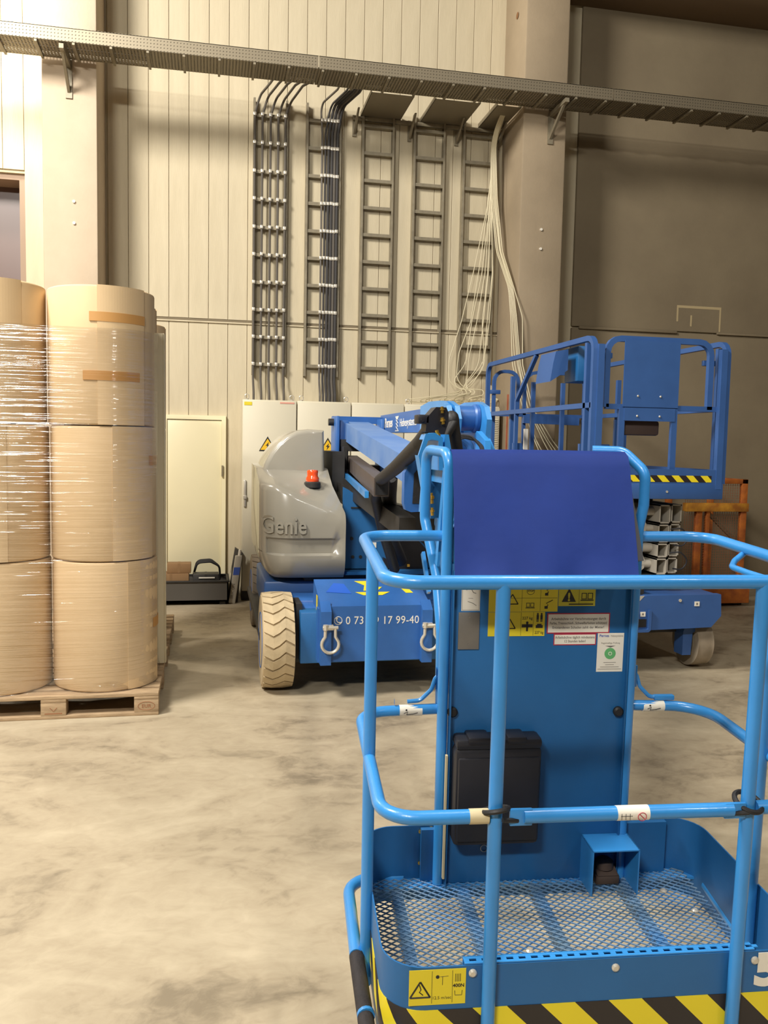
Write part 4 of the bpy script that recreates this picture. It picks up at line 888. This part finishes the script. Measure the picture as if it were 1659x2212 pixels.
# document box
m = MB(); m.box((.283, .585, .155), (.553, .655, .47), bev=.018); m.box((.293, .578, .175), (.543, .59, .44), bev=.005); DBx = bp(m, 'document_box', PLAS, 'black plastic manual box')
m = MB(); m.box((.285, .583, .462), (.551, .656, .497), bev=.012); m.box((.32, .578, .48), (.39, .652, .505), bev=.008); m.box((.44, .578, .48), (.5, .652, .505), bev=.008); bp(m, 'document_box_lid', PLAS)
m = MB(); m.tube([(.397+.011*math.cos(k*math.pi/12), .6535, .113+.011*math.sin(k*math.pi/12)) for k in range(24)], .0014, n=4, closed=True); bp(m, 'ring_mark', WHITE)
# rail stickers
def ringsticker(u0, u1, v, w_, nm, lab, marks):
    m = MB(); m.tube([(u0, v, w_), (u1, v, w_)], r0+.0008, n=20)
    L = u1-u0; vv = v-r0-.0012
    if marks == 'a':
        m.tube([(u0+.012, vv, w_-.004), (u0+.024, vv, w_+.002), (u0+.02, vv, w_-.008), (u0+.04, vv, w_-.006), (u0+.055, vv, w_-.002)], .0012, mat=1, n=4); m.lathe((u0+.02, vv, w_+.007), [(.003, 0), (.003, -.0004)], 1, n=8, axis='y')
    else:
        for a in (0, .01, .02): m.tube([(u0+.008+a, vv, w_-.009), (u0+.008+a, vv, w_+.006)], .0006, mat=1, n=4)
        m.tube([(u0+.006, vv, w_), (u0+.034, vv, w_)], .0006, mat=1, n=4)
        m.tube([(u1-.02+.01*math.cos(k*math.pi/8), vv-.0005, w_-.002+.01*math.sin(k*math.pi/8)) for k in range(16)], .0009, mat=2, n=4, closed=True); m.tube([(u1-.027, vv-.0005, w_+.005), (u1-.013, vv-.0005, w_-.009)], .0009, mat=2, n=4)
    bp(m, nm, [WHITE, INK, REDP], lab)
ringsticker(.123, .193, .685, HM+.004, 'rail_sticker', 'white lanyard sticker on the left mid rail', 'a')
ringsticker(.90, .97, .685, HM+.004, 'rail_sticker', 'white lanyard sticker on the right mid rail', 'a')
# entry drop bar
m = MB(); V = -.012
m.tube([(.325, V, HM+.003), (.83, V, HM+.003)], .0165, n=14); m.box((.292, V-.006, HM-.018), (.345, V+.004, HM+.022), bev=.002); m.box((.81, V-.006, HM-.018), (.862, V+.004, HM+.02), bev=.002)
bp(m, 'gate_bar', BLUE, 'blue drop bar across the basket entry')
ringsticker(.545, .622, V, HM+.003, 'gate_sticker', 'white prohibition sticker on the entry bar', 'b')
for uc, s in ((.2615, 1), (.878, -1)):
    m = MB(); m.tube([(uc+.031*math.cos(a), .004+.031*math.sin(a), HM+.012+.012*math.cos(a+1.2)*s) for a in [k*math.pi/12 for k in range(24)]], .0062, n=8, closed=True)
    m.tube([(uc+s*.012, -.024, HM-.0), (uc+s*.05, -.014, HM-.006)], .006, n=8); bp(m, 'rubber_loop', BLACK)
# foot switch housing
m = MB(); a0, a1, b0, b1, h = .712, .862, .548, .70, .147; t_ = .004
m.box((a0, b0, h-t_), (a1, b1, h)); m.box((a0, b0, 0), (a0+t_, b1, h)); m.box((a1-t_, b0, 0), (a1, b1, h)); bp(m, 'foot_switch_housing', BLUE, 'open blue box guarding the foot switch')
m = MB(); m.box((.745, .60, .004), (.825, .69, .035), bev=.008); m.prism([(.752, .6, .035), (.752, .69, .07), (.752, .69, .035)], (.066, 0, 0)); m.lathe((.785, .64, .045), [(.03, 0), (.028, .02), (.015, .03)], n=16); bp(m, 'foot_switch', mat('brown_black_rubber', (72, 58, 50), .7))

# ------------------------------------------------------------------ scissor lift
SL = thing('scissor_lift', (3.2, 7.0, 0), 'blue scissor lift with empty railed platform, behind the basket at the right', 'scissor lift')
X0, X1, Y0, Y1, ZR, ZD = 2.71, 3.77, 5.75, 8.2, 2.485, 1.44
def sq(nm, pts, a=.019, b=.019, fil=.05, mt=BLUES, par=None, up=None):
    m = MB(); m.tube(pts, 0, sq=(a, b), fil=fil, fn=4, up=up); return m.build(nm, mt, par or SL, ang=25)
m = MB(); m.box((X0, Y0, 1.325), (X1, Y1, 1.44), bev=.006); PL = m.build('platform_deck', BLUES, SL)
m = MB(); m.box((X0+.03, Y0+.004, 1.44), (X1-.03, Y0+.012, 1.545)); m.box((X0+.03, Y1-.012, 1.44), (X1-.03, Y1-.004, 1.545)); m.box((X1-.034, Y0+.01, 1.44), (X1-.026, Y1, 1.545)); m.box((X0+.026, Y0+.01, 1.44), (X0+.034, Y1, 1.545)); m.build('kick_board', BLUES, SL)
m = MB(); m.box((X0+.06, Y0+.0015, 1.452), (X1-.1, Y0+.004, 1.5)); m.build('hazard_band', stripe_mat('hazard_stripes_small', .118, 1., .03), SL)
m = MB(); m.lathe((3.31, Y0-.001, 1.38), [(.009, 0), (.009, -.004)], n=10, axis='y'); m.build('bolt', STEEL, SL)
# side rails: one near section and the extension behind, each an arch of square tube
for xs_, lab in ((X0, 'a'), (X1, 'b')):
    sq('side_rail', [(xs_, Y0+.03, 1.44), (xs_, Y0+.03, ZR), (xs_, Y1-.02, ZR), (xs_, Y1-.02, 1.44)], fil=.09, up=(1, 0, 0))
    sq('mid_rail', [(xs_, Y0+.03, 2.0), (xs_, Y1-.02, 2.0)], up=(0, 0, 1))
    sq('post', [(xs_+.0, Y0+.14, 1.44), (xs_, Y0+.14, ZR-.03)], fil=0)
    sq('brace', [(xs_, 6.9, ZR-.02), (xs_, 7.35, 2.1), (xs_, 7.35, 1.44)], a=.016, b=.016, fil=.03, up=(1, 0, 0))
    sq('post', [(xs_+.05, 7.6, 1.44), (xs_+.05, 7.6, ZR-.15)], fil=0)
for xs_ in (X0+.04, X1-.04):
    sq('corner_post', [(xs_, Y0+.02, 1.4), (xs_, Y0+.02, ZR-.05)], a=.024, b=.022, fil=0)
# near end: rounded gate frame between the corners
sq('end_rail', [(X0+.11, Y0+.06, 1.99), (X0+.11, Y0+.06, ZR), (X1-.12, Y0+.06, ZR), (X1-.12, Y0+.06, 1.99)], fil=.1, a=.021, up=(0, 1, 0))
sq('end_mid_rail', [(X0+.11, Y0+.06, 1.995), (X1-.06, Y0+.06, 1.995)], fil=0, up=(0, 0, 1))
for x_ in (2.945, 3.365): sq('end_post', [(x_, Y0+.05, 1.44), (x_, Y0+.05, 1.99)], a=.022, b=.015, fil=0)
sq('end_post', [(X0+.22, Y0+.1, 1.44), (X0+.22, Y0+.1, 1.9)], a=.012, b=.012, fil=0)
m = MB(); m.box((2.945, Y0+.03, 1.995), (3.385, Y0+.038, 2.475)); m.box((2.96, Y0+.03, 1.895), (3.365, Y0+.042, 1.99)); SP = m.build('sign_plate', BLUES, SL)
for a in (3.06, 3.24):
    for b in (2.075, 1.93): m = MB(); m.lathe((a, Y0+.029, b), [(.008, 0), (.008, -.004), (.004, -.007)], n=8, axis='y'); m.build('bolt', STEEL, SP)
m = MB(); m.box((2.99, Y0+.09, 1.79), (3.28, Y0+.14, 1.9), bev=.02); tag(m.build('tray_box', mat('brown_plastic', (70, 56, 52), .6), SL), 'dark brown underside box')
# far end
sq('far_rail', [(X0+.05, Y1-.06, 1.44), (X0+.05, Y1-.06, ZR-.06), (X0+.3, Y1-.06, ZR-.06), (X0+.3, Y1-.06, 2.0)], fil=.1, a=.016, b=.016, up=(0, 1, 0))
sq('far_rail', [(X0+.37, Y1-.06, 1.44), (X0+.37, Y1-.06, ZR-.06), (X1-.05, Y1-.06, ZR-.06), (X1-.05, Y1-.06, 1.44)], fil=.12, a=.016, b=.016, up=(0, 1, 0))
sq('far_mid_rail', [(X0, Y1-.06, 2.0), (X1, Y1-.06, 2.0)], fil=0, a=.016, b=.016, up=(0, 0, 1))
sq('latch_bar', [(X0+.35, Y1-.1, 1.96), (X1-.12, Y1-.1, 1.95)], fil=0, a=.02, b=.04, up=(0, 0, 1))
for x_ in (3.02, 3.32, 3.64): sq('far_post', [(x_, 7.75, 1.44), (x_, 7.75, 2.3)], a=.018, b=.018, fil=0)
for (x_, y_) in ((X0+.01, 8.12), (X0+.02, 7.35), (X0+.05, Y0+.25), (X0+.26, Y0+.35)):
    m = MB(); m.prism([(x_-.04, y_, 1.5), (x_-.04, y_, 1.72), (x_+.04, y_, 1.72), (x_+.07, y_, 1.62), (x_+.03, y_, 1.52)], (0, .03, 0)); m.cyl((x_+.01, y_-.001, 1.64), (x_+.01, y_-.008, 1.64), .01, n=8, mat=1); m.build('hinge_bracket', [BLUES, STEEL], SL)
for (x_, y_, z_) in ((X0+.06, Y1-.09, 2.22), (X0+.2, Y0+.3, 2.12), (X1-.1, Y0+.1, 2.34), (X0+.1, Y0+.05, 2.36)):
    m = MB(); m.box((x_-.05, y_, z_-.02), (x_+.05, y_+.03, z_+.02), bev=.004); m.build('rail_clamp', BLUES, SL)
# control box hung on the near left corner
m = MB(); m.prism([(X0-.16, 6.2, 2.19), (X0-.14, 6.2, 2.33), (X0-.12, 6.2, 2.42), (X0-.02, 6.2, 2.44), (X0-.02, 6.2, 2.28)], (0, .3, 0)); m.build('control_box', BLUES, SL)
m = MB(); m.box((X0+.06, 6.2, 2.2), (X0+.22, 6.45, 2.47), bev=.01); m.build('control_box', BLUE2, SL)
m = MB(); m.box((3.0, 7.9, 1.66), (3.04, 7.92, 1.86)); m.build('white_label', WHITE, SL)
# scissor stack: rectangular arms end on and cross tubes
def hollow(x0, x1, z0, z1, y0, y1):
    m = MB(); t_ = .009
    m.box((x0, y0, z0), (x1, y1, z0+t_)); m.box((x0, y0, z1-t_), (x1, y1, z1)); m.box((x0, y0, z0), (x0+t_, y1, z1)); m.box((x1-t_, y0, z0), (x1, y1, z1)); m.box((x0, y0+.25, z0), (x1, y0+.26, z1)); return m.build('scissor_arm', ARM, SL)
ARM = mat('grey_arm_paint', (182, 175, 162), .5, var=.12)
zz = [(1.13, 1.27), (.985, 1.12), (.87, .975), (.74, .86)]
for q, (a, b) in enumerate(zz):
    hollow(3.345-.004*q, 3.435-.004*q, a, b, 5.9, 7.9); hollow(3.455-.006*q, 3.54-.006*q, a+.005, b+.003, 5.92, 7.9)
    hollow(2.80, 2.89, a, b, 5.9, 7.9); hollow(2.92, 3.0, a, b, 5.92, 7.9)
for k, (a, r_) in enumerate(((1.215, .032), (1.085, .026), (.935, .034), (.81, .032))):
    m = MB(); m.cyl((3.0, 6.0, a), (3.345, 6.0, a), r_, n=20); m.build('cross_tube', ARM, SL)
    if k in (1, 3):
        m = MB(); m.prism([(3.24, 5.97, a-.06), (3.275, 5.97, a-.03), (3.28, 5.97, a+.03), (3.245, 5.97, a+.1), (3.26, 5.97, a+.03), (3.258, 5.97, a-.03)], (0, .06, 0)); m.build('gusset', ARM, SL)
for zc_ in (1.03, .85):
    m = MB(); m.tube([(3.42, 5.86, zc_+.06), (3.5, 5.84, zc_+.07), (3.57, 5.84, zc_), (3.52, 5.85, zc_-.07), (3.45, 5.86, zc_-.06)], .006, fil=.05, n=8); m.build('cable_loop', PLAS, SL)
m = MB(); m.box((2.85, 6.2, 1.27), (3.45, 7.8, 1.325)); m.build('deck_support', DARK, SL)
m = MB(); m.box((2.8, 5.95, .68), (3.6, 7.9, .73)); m.box((2.75, 5.95, .28), (3.75, 8.0, .42)); m.box((3.0, 5.82, .6), (3.2, 5.95, .68)); m.build('dark_base', DARK, SL)
m = MB(); m.prism([(2.65, 5.75, .585), (3.1, 5.75, .56), (3.19, 5.75, .605), (3.8, 5.75, .605), (3.81, 5.75, .44), (3.73, 5.75, .355), (3.24, 5.75, .345), (3.13, 5.75, .33), (2.65, 5.75, .34)], (0, .06, 0)); m.box((2.7, 5.81, .4), (3.79, 8.0, .6)); m.build('chassis', BLUES, SL)
m = MB(); m.prism([(2.99, 5.748, .565), (3.13, 5.748, .565), (3.17, 5.748, .605), (2.99, 5.748, .605)], (0, .003, 0)); m.build('grey_plate', ARM, SL)
m = MB(); m.tube([(3.1, 5.735, .5), (3.1, 5.735, .345), (3.21, 5.735, .345), (3.21, 5.735, .5)], 0, sq=(.01, .012), fil=.02, up=(0, 1, 0)); m.build('tow_hook', STEEL if False else BLUES, SL)
m = MB(); m.box((3.12, 5.744, .37), (3.19, 5.749, .43)); m.build('socket', BLACK, SL)
for a, b in ((3.14, .45), (3.58, .52)):
    m = MB(); m.box((a, 5.744, b), (a+.04, 5.7485, b+.035)); m.box((a+.012, 5.743, b+.01), (a+.026, 5.744, b+.025), 1); m.build('tie_down_sticker', [WHITE, INKG], SL)
m = MB(); m.lathe((3.46, 5.749, .565), [(.012, 0), (.012, -.006)], n=10, axis='y'); m.build('bolt', STEEL, SL)
m = MB(); m.prism([(3.56, 5.85, .12), (3.56, 5.85, .3), (3.58, 5.85, .355), (3.72, 5.85, .355), (3.74, 5.85, .345), (3.64, 5.85, .29), (3.63, 5.85, .12)], (0, .12, 0)); m.build('steering_yoke', BLUES, SL)
wheel('wheel', 3.66, 3.79, 5.98, .205, TYREG, SL, tread=False); wheel('wheel', 2.72, 2.84, 5.98, .205, TYREG, SL, tread=False); wheel('wheel', 3.66, 3.79, 7.7, .205, TYREG, SL, tread=False); wheel('wheel', 2.72, 2.84, 7.7, .205, TYREG, SL, tread=False)

# ------------------------------------------------------------------ orange mesh cage at the right
CG = thing('mesh_cage', (5.4, 8.5, 0), 'rusty orange wire mesh cage behind the scissor lift at the right', 'cage')
def cb(nm, a, b, mt=ORA):
    m = MB(); m.box(a, b, bev=.004); m.build(nm, mt, CG)
cb('corner_post', (5.13, 8.28, .06), (5.20, 8.33, 1.05)); cb('corner_post', (5.25, 8.28, .06), (5.29, 8.33, 1.05)); cb('corner_post', (5.66, 8.28, .06), (5.73, 8.33, 1.38)); cb('corner_post', (5.66, 8.9, .06), (5.73, 8.95, 1.38)); cb('corner_post', (5.13, 8.9, .06), (5.2, 8.95, 1.38))
cb('top_rail', (4.6, 8.28, 1.33), (5.73, 8.33, 1.38)); cb('top_rail', (5.13, 8.9, 1.33), (5.73, 8.95, 1.38)); cb('side_rail', (5.67, 8.33, 1.33), (5.72, 8.9, 1.38))
cb('yellow_beam', (5.0, 8.26, 1.03), (5.74, 8.35, 1.12), ORAY)
cb('base_plate', (5.1, 8.2, .04), (5.76, 8.95, .2)); cb('foot', (5.12, 8.3, 0), (5.22, 8.8, .04), DARK); cb('foot', (5.64, 8.3, 0), (5.74, 8.8, .04), DARK)
m = MB(); m.tube([(5.3, 8.36, 1.02), (5.66, 8.36, .7)], 0, sq=(.018, .018)); m.build('diagonal_strut', GREYD, CG)
m = MB()
for k in range(26): x_ = 5.0+k*.028; m.box((x_, 8.3, .2), (x_+.003, 8.303, 1.34))
for k in range(40): z_ = .2+k*.0285; m.box((5.0, 8.3, z_), (5.7, 8.303, z_+.003))
tag(m.build('wire_mesh', mat('rust_wire', (150, 96, 66), .7), CG), kind='stuff')

# ------------------------------------------------------------------ tidy helper properties
for o in bpy.data.objects:
    if '_org' in o: del o['_org']
